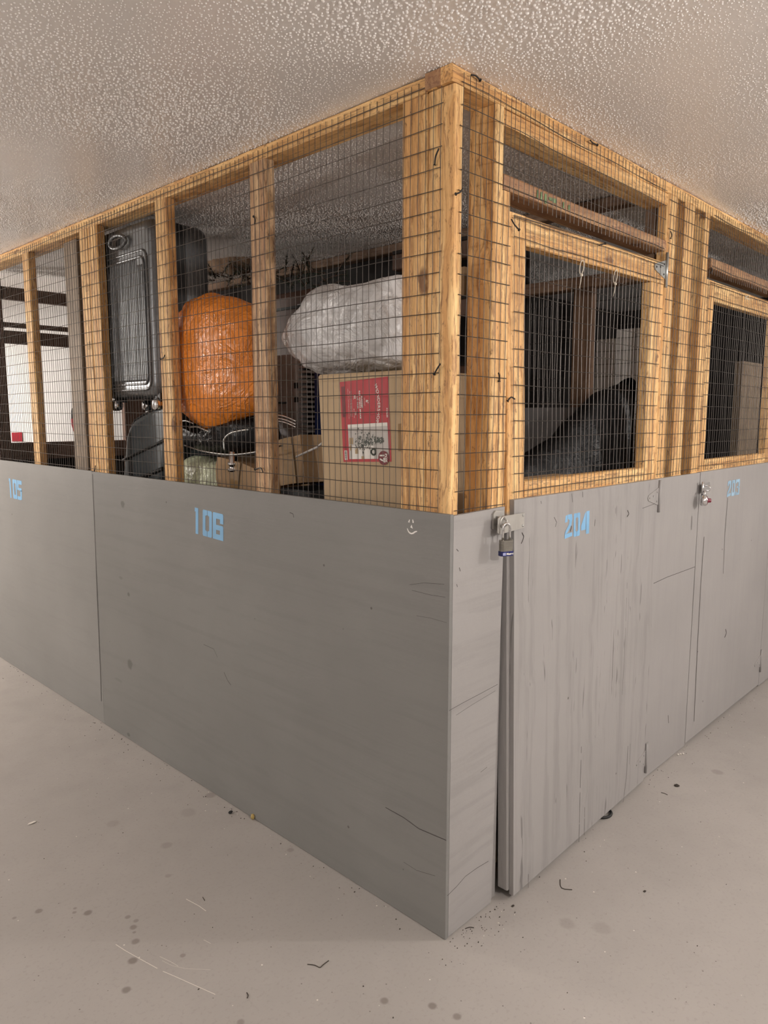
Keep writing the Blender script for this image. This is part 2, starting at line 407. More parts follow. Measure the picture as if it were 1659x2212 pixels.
def crom(pts, m, closed=True):
    pts = [Vector(p) for p in pts]; n = len(pts); out = []
    for i in range(n if closed else n-1):
        g = lambda j: pts[j % n] if closed else pts[max(0, min(n-1, j))]
        p0, p1, p2, p3 = g(i-1), g(i), g(i+1), g(i+2)
        for j in range(m):
            t = j/m
            out.append(.5*((2*p1)+(p2-p0)*t+(2*p0-5*p1+4*p2-p3)*t*t+(3*p1-p0-3*p2+p3)*t**3))
    if not closed: out.append(pts[-1])
    return out
def pillow(mb, outline, N, front, back, p=2.6, q=2.0, amp=.006, fs=14, rings=22, seed=0.0, per=6, mat=0, crease=0.0, cs=5, centre=None):
    """closed soft body with the given outline, bulging along +-N"""
    o = crom(outline, per); N = Vector(N).normalized()
    c = Vector(centre) if centre else sum(o, Vector())/len(o); R = []
    def pt(b, rho, sgn):
        h = max(0.0, 1-rho**p)**(1/q)
        w = c+(b-c)*rho + N*sgn*h*(front if sgn > 0 else back)
        s = Vector((seed, seed*2, seed*3))
        d = noise.fractal(w*fs+s, .9, 2.1, 4)*amp
        if crease: d += (abs(noise.noise(w*cs+s))-.25)*crease
        dirv = (N*sgn*h + (b-c).normalized()*(1-h)*.8).normalized()
        return w+dirv*d
    for i in range(rings): R.append([pt(b, .02+.98*math.sin(i/rings*math.pi/2), 1) for b in o])
    R.append([pt(b, 1, 1) for b in o])
    for i in reversed(range(rings)): R.append([pt(b, .02+.98*math.sin(i/rings*math.pi/2), -1) for b in o])
    return mb.loft(R, mat, True)
def text2d(s, size, align='CENTER', bold=0.0, sx=1.0, space=1.0):
    cu = bpy.data.curves.new('t', 'FONT'); cu.body = s; cu.size = size; cu.align_x = align; cu.align_y = 'CENTER'
    cu.offset = bold; cu.space_character = space
    ob = bpy.data.objects.new('t', cu); COL.objects.link(ob)
    dg = bpy.context.evaluated_depsgraph_get(); me = ob.evaluated_get(dg).to_mesh()
    vs = [(v.co.x*sx, v.co.y) for v in me.vertices]; fs = [tuple(p.vertices) for p in me.polygons]
    ob.evaluated_get(dg).to_mesh_clear(); bpy.data.objects.remove(ob); bpy.data.curves.remove(cu)
    return vs, fs

# ------------------------------------------------------------------ the room
mb = MB(); mb.box(-7, 8, -7, 8, -.1, 0); floor = struct('floor', mb, 'floor')
def popcorn_ceiling():
    import numpy as np
    rg = np.random.RandomState(4); st = .0108
    gx, gy = np.meshgrid(np.arange(-2.2, 2.9, st), np.arange(-2.0, 4.3, st)); P = np.stack([gx.ravel(), gy.ravel()], 1)
    P = P+rg.uniform(-.45, .45, P.shape)*st
    d = np.stack([P[:, 0]-CAM.x, P[:, 1]-CAM.y, np.full(len(P), CEIL-CAM.z)], 1)
    z = d @ np.array(_f); u = FW/2+FPX*(d @ np.array(_r))/np.maximum(z, .01); v = FH/2-FPX*(d @ np.array(_u))/np.maximum(z, .01)
    dist = np.linalg.norm(d, axis=1)
    keep = (z > .2) & (u > -350) & (u < FW+350) & (v > -350) & (v < 760) & (dist < 5.2) & (rg.rand(len(P)) < .86)
    P = P[keep]; n = len(P)
    nz = np.array([noise.noise(Vector((a*1.6, b*1.6, 2.0))) for a, b in P]); patch = np.clip(.85+nz*.9, .35, 1.1)
    rx = rg.uniform(.0021, .0044, n)*patch; ry = rx*rg.uniform(.55, 1.0, n); h = rg.uniform(.0020, .0038, n)*patch; th = rg.uniform(0, 6.28, n)
    K = 7; a = np.arange(K)*2*np.pi/K
    V = np.zeros((n, 2*K+1, 3))
    for i, (rr, hh) in enumerate(((1.0, -.0002), (.68, .72))):
        lx = rx[:, None]*rr*np.cos(a); ly = ry[:, None]*rr*np.sin(a)
        V[:, i*K:(i+1)*K, 0] = P[:, :1]+lx*np.cos(th)[:, None]-ly*np.sin(th)[:, None]
        V[:, i*K:(i+1)*K, 1] = P[:, 1:]+lx*np.sin(th)[:, None]+ly*np.cos(th)[:, None]
        V[:, i*K:(i+1)*K, 2] = CEIL+.0002 if i == 0 else CEIL-h[:, None]*hh
    V[:, 2*K, :2] = P; V[:, 2*K, 2] = CEIL-h
    k = np.arange(K); k1 = (k+1) % K
    quads = np.stack([k, k+K, k1+K, k1], 1); tris = np.stack([k+K, np.full(K, 2*K), k1+K], 1)
    off = (np.arange(n)*(2*K+1))
    Q = (quads[None]+off[:, None, None]).reshape(-1, 4); T = (tris[None]+off[:, None, None]).reshape(-1, 3)
    slab = np.array([(x, y, zz) for zz in (CEIL, CEIL+.1) for x, y in ((-7, -7), (8, -7), (8, 8), (-7, 8))], float)
    sq = np.array([(0, 3, 2, 1), (4, 5, 6, 7), (0, 1, 5, 4), (1, 2, 6, 5), (2, 3, 7, 6), (3, 0, 4, 7)])
    sq = np.array([(0, 3, 2, 1), (4, 5, 6, 7), (0, 1, 5, 4), (1, 2, 6, 5), (2, 3, 7, 6), (3, 0, 4, 7)])+n*(2*K+1)
    verts = np.concatenate([V.reshape(-1, 3), slab]); me = bpy.data.meshes.new('ceiling')
    me.vertices.add(len(verts)); me.vertices.foreach_set('co', verts.ravel())
    loops = np.concatenate([Q.ravel(), sq.ravel(), T.ravel()]); tot = np.concatenate([np.full(len(Q)+6, 4), np.full(len(T), 3)])
    me.loops.add(len(loops)); me.loops.foreach_set('vertex_index', loops.astype(np.int32))
    me.polygons.add(len(tot)); me.polygons.foreach_set('loop_start', np.concatenate([[0], np.cumsum(tot)[:-1]]).astype(np.int32))
    sm = np.ones(len(tot), bool); sm[len(Q):len(Q)+6] = False; me.polygons.foreach_set('use_smooth', sm)
    me.update(calc_edges=True); me.validate(); me.materials.append(M['ceiling'])
    o = bpy.data.objects.new('ceiling', me); COL.objects.link(o); o['kind'] = 'structure'
popcorn_ceiling()
mb = MB(); mb.box(-7, 8, 8, 8.1, 0, CEIL); struct('wall_far', mb, 'wallwhite')
mb = MB(); mb.box(.0, 8, 4.25, 4.35, 0, CEIL); struct('wall_back', mb, 'wallwhite')
mb = MB(); mb.box(-7.1, -7, -7, 8, 0, CEIL); struct('wall_left', mb, 'wallwhite')
mb = MB(); mb.box(-7, 8, -7.1, -7, 0, CEIL); struct('wall_front', mb, 'wallwhite')
mb = MB(); mb.box(8, 8.1, -7, 8, 0, CEIL); struct('wall_right', mb, 'wallwhite')
# added dark sheets behind the lockers, hiding the bright walls beyond
mb = MB(); mb.box(1.345, 1.36, .66, 3.6, 0, CEIL); mb.box(1.36, 4.4, 1.75, 1.765, 0, CEIL); mb.box(4.4, 4.415, .06, 1.765, 0, CEIL); struct('added_dark_wall', mb, 'dark_board')
mb = MB(); mb.box(.10, .80, .66, 2.02, 1.075, 1.09); mb.box(.10, .80, 2.02, 2.20, 1.075, 1.09)
for (x, y) in ((.12, .68), (.76, .68), (.12, 2.16), (.76, 2.16)): mb.box(x, x+.03, y, y+.03, 0, 1.075)
struct('hidden_deck_1', mb, 'wood_dark_x')  # hidden shelf deck on legs that carries the stored things

# ------------------------------------------------------------------ left fence (106 / 105)
PT = 1.2205
FL = thing('wire_mesh_fence', (0, 1.8, 0), 'long wood framed wire mesh fence above grey plywood painted 105 and 106', 'fence')
SX0, SX1 = .0125, .0505
mb = MB(); stud(mb, SX0, SX0+.089, .102, 3.62, 2.290, CEIL-.002, 'y', n=40, jit=.002); build('top_plate', mb, 'wood_y', FL)
def lstud(y0, y1, mat='wood_z', x0=SX0, x1=SX1, z1=2.289):
    mb = MB(); stud(mb, x0, x1, y0, y1, .0, z1, 'z', jit=.0014); return build('stud', mb, mat, FL)
lstud(.0135, .1005); lstud(.1015, .1905)
lstud(.780, .868, 'wood_brown'); lstud(1.391, 1.478); lstud(1.972, 2.060); lstud(2.062, 2.150)
lstud(2.735, 2.815); lstud(3.515, 3.60)
lstud(2.285, 2.425, 'wood_grey', .060, .098)
mb = MB(); mb.box(0, SX0, 0, 2.113, .002, PT)
# splits, gouges and the dark seam lying in the paint
def scratch(mb, pts, w, plane, off, mat=1):
    P = [onx(u, v, off) if plane == 'x' else ony(u, v, off) for u, v in pts]
    nn = Vector((-1, 0, 0)) if plane == 'x' else Vector((0, -1, 0))
    for a, b in zip(P, P[1:]):
        d = (b-a).normalized(); s = nn.cross(d)*w*.5
        mb.add([a+s+nn*.0004, b+s+nn*.0004, b-s+nn*.0004, a-s+nn*.0004], [(0, 1, 2, 3)], mat)
scratch(mb, [(833, 1744), (872, 1766), (905, 1790), (935, 1803), (964, 1815)], .0022, 'x', 0)
scratch(mb, [(872, 1862), (900, 1880), (940, 1892)], .001, 'x', 0)
scratch(mb, [(440, 1392), (462, 1402), (470, 1420)], .0012, 'x', 0)
scratch(mb, [(484, 1452), (492, 1470), (499, 1480)], .002, 'x', 0)
scratch(mb, [(626, 1107), (633, 1110), (635, 1118)], .002, 'x', 0)
scratch(mb, [(885, 1263), (915, 1259), (960, 1262)], .0008, 'x', 0)
scratch(mb, [(890, 1275), (930, 1285), (962, 1290)], .0008, 'x', 0)
scratch(mb, [(900, 1330), (930, 1335), (965, 1345)], .0007, 'x', 0)
scratch(mb, [(200, 1024), (204, 1120), (210, 1290), (217, 1450), (219, 1515)], .0045, 'x', 0)
p106 = build('plywood_panel', mb, ['ply106', 'crack'], FL)
mb = MB(); mb.box(0.001, SX0, 2.1165, 3.62, .002, PT+.002); p105 = build('plywood_panel', mb, ['ply105', 'crack'], FL)
# stencil numbers
def q4(a, b, c, d): return [a, b, c, d]
DIG = {
 '1': [[(0, 1), (.5, 1), (.5, 0), (.12, 0), (.12, .86), (0, .84)]],
 '0': [[(0, .06), (.30, .24), (.30, .78), (0, .95)], [(.70, .24), (1, .06), (1, .95), (.70, .78)], [(0, .95), (.30, .78), (.48, .82), (.48, 1), (.06, 1)], [(.52, 1), (.52, .82), (.70, .78), (1, .95), (.94, 1)],
       [(0, .06), (.06, 0), (.48, 0), (.48, .2), (.30, .24)], [(.52, 0), (.94, 0), (1, .06), (.70, .24), (.52, .2)]],
 '6': [[(0, 0), (.32, 0), (.32, 1), (.05, 1), (0, .95)], [(.32, 1), (.32, .78), (.68, .78), (.68, .62), (1, .62), (1, .94), (.94, 1)], [(.32, .55), (.32, .36), (.68, .36), (1, .5), (.94, .55)], [(.68, .36), (.68, .2), (1, 0), (1, .5)], [(.32, 0), (1, 0), (.68, .2), (.32, .2)]],
 '5': [[(0, .5), (.32, .5), (.32, 1), (0, 1)], [(.32, 1), (.32, .8), (1, .8), (1, 1)], [(.32, .62), (.32, .5), (1, .44), (.94, .62)], [(.68, .5), (.68, .0), (1, .04), (1, .5)], [(0, 0), (.68, 0), (.68, .18), (0, .18)]],
 '2': [[(0, .68), (.32, .70), (.34, .82), (.34, 1), (.08, .96)], [(.38, 1), (.38, .82), (.64, .76), (1, .80), (.9, 1)], [(.60, .77), (1, .79), (.86, .52), (.30, .22), (0, .20), (.1, .32), (.56, .60)], [(0, 0), (1, .06), (1, .22), (0, .19)]],
 '4': [[(.62, 0), (1, 0), (1, 1), (.62, 1)], [(0, .20), (.56, .20), (.56, 1), (.42, .90), (0, .40)]],
 '3': [[(0, .76), (.3, .76), (.3, 1), (0, 1)], [(.34, 1), (.34, .84), (.66, .8), (1, .8), (.94, 1)], [(.66, .8), (1, .8), (1, .58), (.9, .5), (.66, .52)], [(.3, .44), (.3, .56), (.66, .54), (.9, .5)], [(.66, .5), (.9, .5), (1, .42), (1, .12), (.66, .16)], [(.34, 0), (.94, 0), (1, .12), (.34, .17)], [(0, 0), (.3, 0), (.3, .22), (0, .24)]],
}
def stencil(s, widths, gap, place):
    mb = MB(); x = 0.0
    for ch, w in zip(s, widths):
        for poly in DIG[ch]:
            mb.poly([place(x+a*w, b) for a, b in poly])
        x += w+gap
    return mb
def bilin(tl, tr, br, bl):
    return lambda a, b: bl.lerp(br, a).lerp(tl.lerp(tr, a), b)
n_ = Vector((-1, 0, 0))*.0006
g = bilin(*[onx(u, v)+n_ for u, v in ((421, 1096), (482, 1111), (482, 1169), (421, 1152))])
build('stencil_number', stencil('106', (.13*2, .33, .36), .03, lambda a, b: g(a if a < .2 else .0+a, b)), 'blue', p106)
g2 = bilin(*[onx(u, v, .001)+n_ for u, v in ((19, 1033), (46.5, 1039), (47.5, 1081), (22, 1075))])
build('stencil_number', stencil('105', (.13*2, .33, .36), .03, g2), 'blue', p105)
# little scratched smile
mb = MB(); sp = lambda a, b: onx(860+a/12.76, 1090+b/12.76)+n_
for P in ([(315, 405), (330, 420), (318, 500), (275, 480)], [(410, 400), (435, 470), (430, 510), (400, 500), (395, 420)], [(375, 550), (408, 665), (340, 625)]):
    mb.poly([sp(*p) for p in P])
arc = [(255, 655, 18), (275, 712, 24), (305, 765, 34), (350, 793, 40), (390, 800, 44), (430, 780, 44), (470, 750, 42), (525, 735, 26)]
for (a, b, w), (c, d, x) in zip(arc, arc[1:]):
    L = math.hypot(c-a, d-b); nx, ny = -(d-b)/L, (c-a)/L
    mb.poly([sp(a-nx*w/2, b-ny*w/2), sp(c-nx*x/2, d-ny*x/2), sp(c+nx*x/2, d+ny*x/2), sp(a+nx*w/2, b+ny*w/2)])
build('smiling_face', mb, 'white', p106)
def lf(c): return Vector((-.006*max(0, math.sin(c.y*5.1))*max(0, math.sin((c.z-1.2)*2.9)), 0, 0))
mb = MB(); sheet(mb, (.0095, .052, 0), (0, 1, 0), 3.54, 1.2225, 2.318, .0022, 0, .008, lf)
build('wire_mesh', mb, 'wire', FL)
def bent_nail(parent, pts, r=.0022, name='bent_nail'):
    mb = MB(); mb.tube(crom(pts, 4, False), r, 6)
    d = (Vector(pts[0])-Vector(pts[1])).normalized(); mb.lathe(pts[0], d, [(.0001, 0), (r*1.9, 0), (r*1.9, .0014), (.0001, .0015)], 10)
    return build(name, mb, 'nail', parent)
def nailx(pts, parent=FL, x=.008): bent_nail(parent, [onx(u, v, x-.004*i) for i, (u, v) in enumerate(pts)])
nailx([(939, 356), (941, 338), (948, 321)]); nailx([(938, 808), (944, 797), (951, 786)])
nailx([(347, 775), (353, 773), (356, 767)]); nailx([(551, 1014), (563, 1011), (568, 1020)]); nailx([(548, 468), (551, 474), (550, 484)])
nailx([(203, 1022), (205, 1014), (206, 1006)])
for (u, v) in ((187, 620), (192, 745)):
    mb = MB(); mb.tube([onx(u-2, v-5, .0105), onx(u+2, v-7, .009), onx(u+3, v+8, .009), onx(u-1, v+10, .0105)], .0007, 6, closed=True); build('staple', mb, 'wire', FL)

# ------------------------------------------------------------------ right fence (doors 204, 203)
FR = thing('wire_mesh_fence', (1.5, 0, 0), 'wood framed wire mesh fence on the corner side with the 204 and 203 doors', 'fence')
RY0, RY1 = .0125, .0505
mb = MB(); stud(mb, .003, 4.2, RY0, RY0+.089, 2.292, CEIL-.002, 'x', n=40, jit=.002); build('top_plate', mb, 'wood_x', FR)
mb = MB(); mb.box(.0010, .0125, .052, .1015, 2.2915, CEIL-.003); build('plate_end', mb, 'wood_rough', FR)
mb = MB(); stud(mb, .226, 1.362, RY0+.002, RY0+.089, 2.250, 2.291, 'x', n=20); build('top_plate', mb, 'wood_x', FR)
def rstud(x0, x1, d=.038, mat='wood_z', z1=2.291, name='stud'):
    mb = MB(); stud(mb, x0, x1, RY0, RY0+d, 0, z1, 'z', jit=.0012); return build(name, mb, mat, FR)
rstud(.186, .2245, .089); rstud(.2255, .262, .089, 'wood_painted', 2.083)
rstud(1.272, 1.358, .038); rstud(1.436, 1.528, .070); rstud(1.634, 1.690, .070)
rstud(2.718, 2.80); rstud(2.85, 2.93); rstud(3.9, 3.98)
mb = MB(); stud(mb, .2255, 1.272, RY0, RY0+.089, 2.086, 2.125, 'x', n=24, jit=.003); build('header', mb, 'wood_rough', FR)
mb = MB(); stud(mb, 1.723, 2.717, RY0+.001, RY0+.089, 2.086, 2.130, 'x', n=24, jit=.003); build('header', mb, 'wood_rough', FR)
# faded green lettering stamp on the rough header
mb = MB()
for (u, v, w, h) in ((1160, 410, 3, 18), (1168, 414, 3, 20), (1177, 418, 4, 24), (1186, 425, 8, 10), (1196, 428, 6, 12), (1216, 436, 3, 14), (1228, 442, 3, 12)):
    a = ony(u, v, RY0-.0025); b = ony(u+w, v+h, RY0-.0025); mb.poly([(a.x, a.y, a.z), (b.x, a.y, a.z), (b.x, a.y, max(2.088, b.z)), (a.x, a.y, max(2.088, b.z))])
M['stamp'] = plain('faded_green_stamp', (.17, .24, .12), .8, vary=.5, bscale=200)
build('green_stamp', mb, 'stamp', FR)
# plywood pieces
mb = MB(); mb.hexa([(.0135, 0, .004), (.222, 0, .004), (.222, .0118, .004), (.0135, .0118, .004), (.0135, 0, PT-.004), (.247, 0, PT), (.247, .0118, PT), (.0135, .0118, PT-.004)])
scratch(mb, [(966, 1935), (986, 1915), (1005, 1893), (1030, 1875), (1055, 1860)], .0016, 'y', 0)
scratch(mb, [(970, 1535), (1000, 1518), (1040, 1497), (1075, 1478)], .0013, 'y', 0)
scratch(mb, [(985, 1545), (1020, 1522), (1070, 1492)], .0009, 'y', 0)
scratch(mb, [(1038, 1668), (1052, 1657)], .0012, 'y', 0)
scratch(mb, [(986, 1186), (990, 1191)], .002, 'y', 0); scratch(mb, [(992, 1226), (994, 1234)], .002, 'y', 0); scratch(mb, [(986, 1262), (988, 1268)], .002, 'y', 0)
build('plywood_panel', mb, ['plynar', 'crack'], FR)
mb = MB(); mb.box(1.268, 1.700, .0, .0118, .006, PT+.016)
scratch(mb, [(1408, 1262), (1440, 1247), (1502, 1224)], .0022, 'y', 0); scratch(mb, [(1407, 1262), (1403, 1320), (1399, 1385)], .0018, 'y', 0)
scratch(mb, [(1443, 1545), (1444, 1562)], .004, 'y', 0)
build('plywood_panel', mb, ['plymid', 'crack'], FR)
mb = MB(); mb.box(2.716, 4.2, .0, .0118, .006, PT+.016); build('plywood_panel', mb, ['plymid'], FR)
def lfr(c): return Vector((0, -.010*max(0, math.sin(c.x*6.1+.5))*max(0, (c.z-1.9)*1.3), .004*math.sin(c.x*9)*max(0, (c.z-1.8))))
mb = MB()
sheet(mb, (.036, .0090, 0), (1, 0, 0), .218, 1.2165, 2.316, .0028, .004, .008, lfr)
sheet(mb, (.262, .0088, 0), (1, 0, 0), .985, 2.060, 2.322, .003, .0, .004, lfr, .02)
sheet(mb, (1.284, .0090, 0), (1, 0, 0), .430, 1.242, 2.318, .0022, .004, .006, lfr)
sheet(mb, (1.728, .0090, 0), (1, 0, 0), 2.4, 2.062, 2.318, .003, .0, .006, lfr, .02)
build('wire_mesh', mb, 'wire', FR)
def naily(pts, y=.006, parent=FR): bent_nail(parent, [ony(u, v, y-.004*i) for i, (u, v) in enumerate(pts)])
naily([(1037, 173), (1028, 164), (1018, 162)]); naily([(985, 419), (994, 415), (1000, 407)], .004)
naily([(1078, 823), (1079, 813), (1077, 806)]); naily([(1290, 313), (1281, 309), (1275, 303)]); naily([(1449, 515), (1451, 508), (1449, 500)])
naily([(1535, 590), (1538, 584), (1536, 578)])

# ------------------------------------------------------------------ hinged doors
def hinge(parent, P, mat, plain_=False):
    """tee hinge: P(u,v) in metres right/up from the pin centre, onto the door plane"""
    mb = MB(); z = .062
    mb.lathe(P(0, -z/1, .004), P(0, z, .004)-P(0, -z, .004), [(.0001, 0), (.0052, 0), (.0052, 2*z), (.0001, 2*z)], 12)
    strap = [(-.004, -.034), (-.004, .034), (-.090, .011), (-.097, 0), (-.090, -.011)]
    lo = [P(a, b, 0) for a, b in strap]; hi = [P(a, b, .0024) for a, b in strap]
    mb.loft([lo, hi])
    leaf = [(.004, -z), (.004, z), (.020, z), (.020, -z)]
    mb.loft([[P(a, b, 0) for a, b in leaf], [P(a, b, .002) for a, b in leaf]])
    o = build('hinge', mb, mat, parent)
    for a, b in ((-.082, 0), (-.05, .004), (-.018, .018), (-.018, -.018)):
        mb = MB(); c = P(a, b, .0024); mb.lathe(c, P(a, b, 1)-P(a, b, 0), [(.0001, 0), (.004, 0), (.0032, .0015), (.0001, .0018)], 10)
        build('screw', mb, 'nail' if not plain_ else 'edge', o)
def make_door(xl, xr, yl0, ylk, yr, label, number, numq, numw, nummat, plymat, hz, loc, zt=2.04, splits=()):
    D = thing('locker_door', loc, label, 'door')
    def Y(x, z): return (yl0+ylk*z)+(yr-(yl0+ylk*z))*(x-xl)/(xr-xl)
    def slab(mb, x0, x1, z0, z1, d0, d1, n=10, mat=0, axis='z', c=.003, jit=.0010):
        sd = random.random()*40
        rings = []
        for i in range(n+1):
            k = []
            for q, (a, d) in enumerate(((0, 0), (1, 0), (1, 1), (0, 1))):
                pass
            if axis == 'z':
                z = z0+(z1-z0)*i/n
                sec = [(x0+c, d0), (x1-c, d0), (x1, d0+c), (x1, d1-c), (x1-c, d1), (x0+c, d1), (x0, d1-c), (x0, d0+c)]
                k = []
                for q, (x, d) in enumerate(sec):
                    w = noise.noise_vector(Vector((sd+q*.4, z*4, sd)))*jit; k.append((x+w.x, Y(x, z)+d+w.y, z))
            else:
                x = x0+(x1-x0)*i/n
                sec = [(z0+c, d0), (z1-c, d0), (z1, d0+c), (z1, d1-c), (z1-c, d1), (z0+c, d1), (z0, d1-c), (z0, d0+c)]
                k = []
                for q, (z, d) in enumerate(sec):
                    w = noise.noise_vector(Vector((sd+q*.4, x*4, sd)))*jit; k.append((x, Y(x, z)+d+w.y, z+w.x))
            rings.append(k)
        return mb.loft(rings, mat)
    mb = MB(); slab(mb, xl, xl+.087, .03, zt, 0, .037); build('stile', mb, 'wood_painted', D)
    mb = MB(); slab(mb, xr-.098, xr, .03, zt-.082, 0, .037); build('stile', mb, 'wood_painted', D)
    mb = MB(); slab(mb, xl+.088, xr, zt-.080, zt, 0, .037, axis='x', n=16); build('top_rail', mb, 'wood_x', D)
    mb = MB(); slab(mb, xl+.088, xr-.099, 1.20, 1.286, 0, .037, axis='x', n=16); build('bottom_rail', mb, 'wood_x', D)
    mb = MB(); slab(mb, xl+.010, xr+.004, .016, 1.238, -.0165, -.0005, n=10, c=.0008, jit=.0006)
    F = lambda x, z, off=.0: Vector((x, Y(x, z)-.0165-off, z))
    W = lambda x, z, off=.0: Vector((x, Y(x, z)-off, z))
    for uv, w_ in splits:
        P = [F(q.x, q.z, .0006) for q in (ony(u, v, -.012) for u, v in uv)]
        for a, b in zip(P, P[1:]):
            sv = Vector(b-a).cross(Vector((0, 1, 0))).normalized()*w_*.5; mb.add([a+sv, b+sv, b-sv, a-sv], [(0, 1, 2, 3)], 1)
    ply = build('plywood_panel', mb, [plymat, 'crack'], D)
    nb = stencil(number, numw, .05, lambda a, b: F(numq[0]+(numq[1]-numq[0])*a, numq[2]+(numq[3]-numq[2])*b, .0009))
    build('stencil_number', nb, nummat, ply)
    mb = MB()
    x = xl+.022; k = 0
    while x < xr-.022:
        wire(mb, W(x, 1.240, .0035), W(x, zt-.012, .0035), .00108, .0034, k+60.5); x += .0254; k += 1
    z = 1.262
    while z < zt-.01:
        wire(mb, W(xl+.018, z, .0055), W(xr-.020, z, .0055), .00108, .0030, k+60.5); z += .0508; k += 1
    mb.tube([W(xl+.02, zt-.01, .006), W((xl+xr)/2, zt-.004, .006), W(xr-.02, zt-.008, .006)], .0012, 5)
    build('wire_mesh', mb, 'wire', D)
    for z, lay, mt in hz:
        hinge(D, lambda a, b, o, z=z, lay=lay: Vector((xr+.008+a, Y(xr, z)-lay-o, z+b)), mt, mt != 'steel')
    return D, Y, F, W, ply
zh = lambda u, v: ony(u, v, 0).z
SPL4 = (([(1248, 1610), (1244, 1700), (1240, 1815)], .0022), ([(1254, 1740), (1252, 1800)], .0018), ([(1353, 1610), (1349, 1680), (1340, 1740)], .0016), ([(1358, 1605), (1356, 1650)], .0012),
              ([(1150, 1885), (1149, 1898)], .004), ([(1125, 1880), (1124, 1918)], .0014), ([(1352, 1258), (1347, 1390), (1340, 1500)], .0012),
              ([(1126, 1150), (1130, 1158), (1128, 1166), (1124, 1174)], .003), ([(1168, 1082), (1169, 1088)], .002), ([(1235, 1066), (1236, 1085)], .0015), ([(1258, 1062), (1258, 1074)], .0018), ([(1386, 1098), (1418, 1086)], .0015),
              ([(1229, 1128), (1233, 1138), (1230, 1148)], .003), ([(1196, 1117), (1201, 1128), (1198, 1138)], .0022), ([(1354, 1102), (1357, 1110), (1353, 1116)], .004), ([(1284, 1122), (1283, 1136)], .0015))
SPL3 = (([(1577, 1076), (1571, 1150), (1567, 1240)], .0035), ([(1526, 1160), (1519, 1260), (1512, 1390), (1504, 1560)], .005), ([(1572, 1360), (1574, 1368), (1570, 1378)], .006), ([(1500, 1115), (1499, 1145)], .003))
D4, Y4, F4, W4, ply4 = make_door(.268, 1.246, -.027, .0262, .002, 'grey plywood door painted 204 with wire mesh window, standing slightly ajar', '204', (.560, .722, 1.090, 1.166),
    (.29, .25, .33), 'blue', 'plydoor', [(zh(1444, 585), 0, 'steel'), (zh(1422, 1070), .0165, 'edge'), (zh(1390, 1632), .0165, 'edge')], (1.246, 0, 0), splits=SPL4)
D3, Y3, F3, W3, ply3 = make_door(1.694, 2.704, .0150, 0, .0150, 'grey plywood door painted 203 with wire mesh window, farther along the fence', '203', (2.035, 2.205, 1.104, 1.179),
    (.29, .25, .33), 'paleblue', 'plymid', [(zh(1660, 700), 0, 'steel'), (.15, .0165, 'edge')], (2.704, 0, 0), splits=SPL3)
# nails in the door frame
for pts in ([(1307, 526), (1300, 528), (1294, 530)], [(1097, 866), (1104, 858), (1112, 862)], [(1121, 496), (1112, 486), (1105, 474)]):
    bent_nail(D4, [ony(u, v, .004-.004*i) for i, (u, v) in enumerate(pts)])
# zip ties on the mesh of door 204
for (u, v) in ((1254, 578), (1327, 598)):
    c = ony(u, v, .006); mb = MB()
    mb.tube([c+Vector((.012*math.cos(a), -.004-.003*math.sin(a), .021*math.sin(a))) for a in [2*math.pi*k/14 for k in range(14)]], .0015, 6, closed=True)
    mb.box(c.x-.003, c.x+.003, c.y-.008, c.y-.002, c.z-.027, c.z-.020)
    mb.tube([c+Vector((0, -.005, -.024)), c+Vector((-.008, -.007, -.045)), c+Vector((-.014, -.006, -.066))], [.0016, .0014, .0007], 6)
    build('zip_tie', mb, 'zip', D4)
# frayed bright tie on door 203
c = ony(1607, 643, .0); mb = MB()
for k in range(5): mb.tube([c+Vector((0, -.004, 0)), c+Vector((random.uniform(-.03, .04), -.012, random.uniform(-.02, .015)))], .0014, 5)
build('zip_tie', mb, 'zip', D3)

# ------------------------------------------------------------------ hasps and padlocks
ha, hb = ony(1066, 1130, -.006), ony(1131, 1127, -.022)
mb = MB(); mb.loft([[Vector((x, y, z)) for x, z in ((ha.x, 1.162), (ha.x+.05, 1.160), (ha.x+.05, 1.212), (ha.x+.010, 1.214), (ha.x, 1.206))] for y in (-.0005, -.006)])
HB = build('hasp_staple_plate', mb, 'steel_worn', FR)
hx = ony(1074, 1130, -.026).x
lf0 = [(hx, 1.156), (hx+.010, 1.150), (hb.x, 1.155), (hb.x, 1.199), (hx+.010, 1.200), (hx, 1.196)]
yy = lambda x: -.0262 + (x-hx)*.03
mb = MB(); mb.loft([[Vector((x, yy(x), z)) for x, z in lf0], [Vector((x, yy(x)-.0025, z)) for x, z in lf0]])
HL = build('hasp', mb, 'steel_worn', D4)
for (x, z) in ((hb.x-.008, 1.192), (hb.x-.008, 1.162)):
    mb = MB(); mb.lathe((x, yy(x)-.0025, z), (0, -1, 0), [(.0001, 0), (.004, 0), (.003, .0016), (.0001, .002)], 10); build('screw', mb, 'steel', HL)
sq_ = ony(1088, 1128, -.030); sx, sz = sq_.x, sq_.z
mb = MB()   # staple ring standing through the leaf
mb.tube([(sx, -.006, sz+.012), (sx, -.030, sz+.013), (sx, -.040, sz+.006), (sx, -.040, sz-.006), (sx, -.030, sz-.013), (sx, -.006, sz-.012)], .0032, 8)
build('staple', mb, 'steel_worn', HB)
mb = MB(); mb.lathe((sx, yy(sx)-.0026, sz), (0, -1, 0), [(.018, 0), (.016, .003), (.011, .003)], 18); build('eye', mb, 'steel_worn', HL)
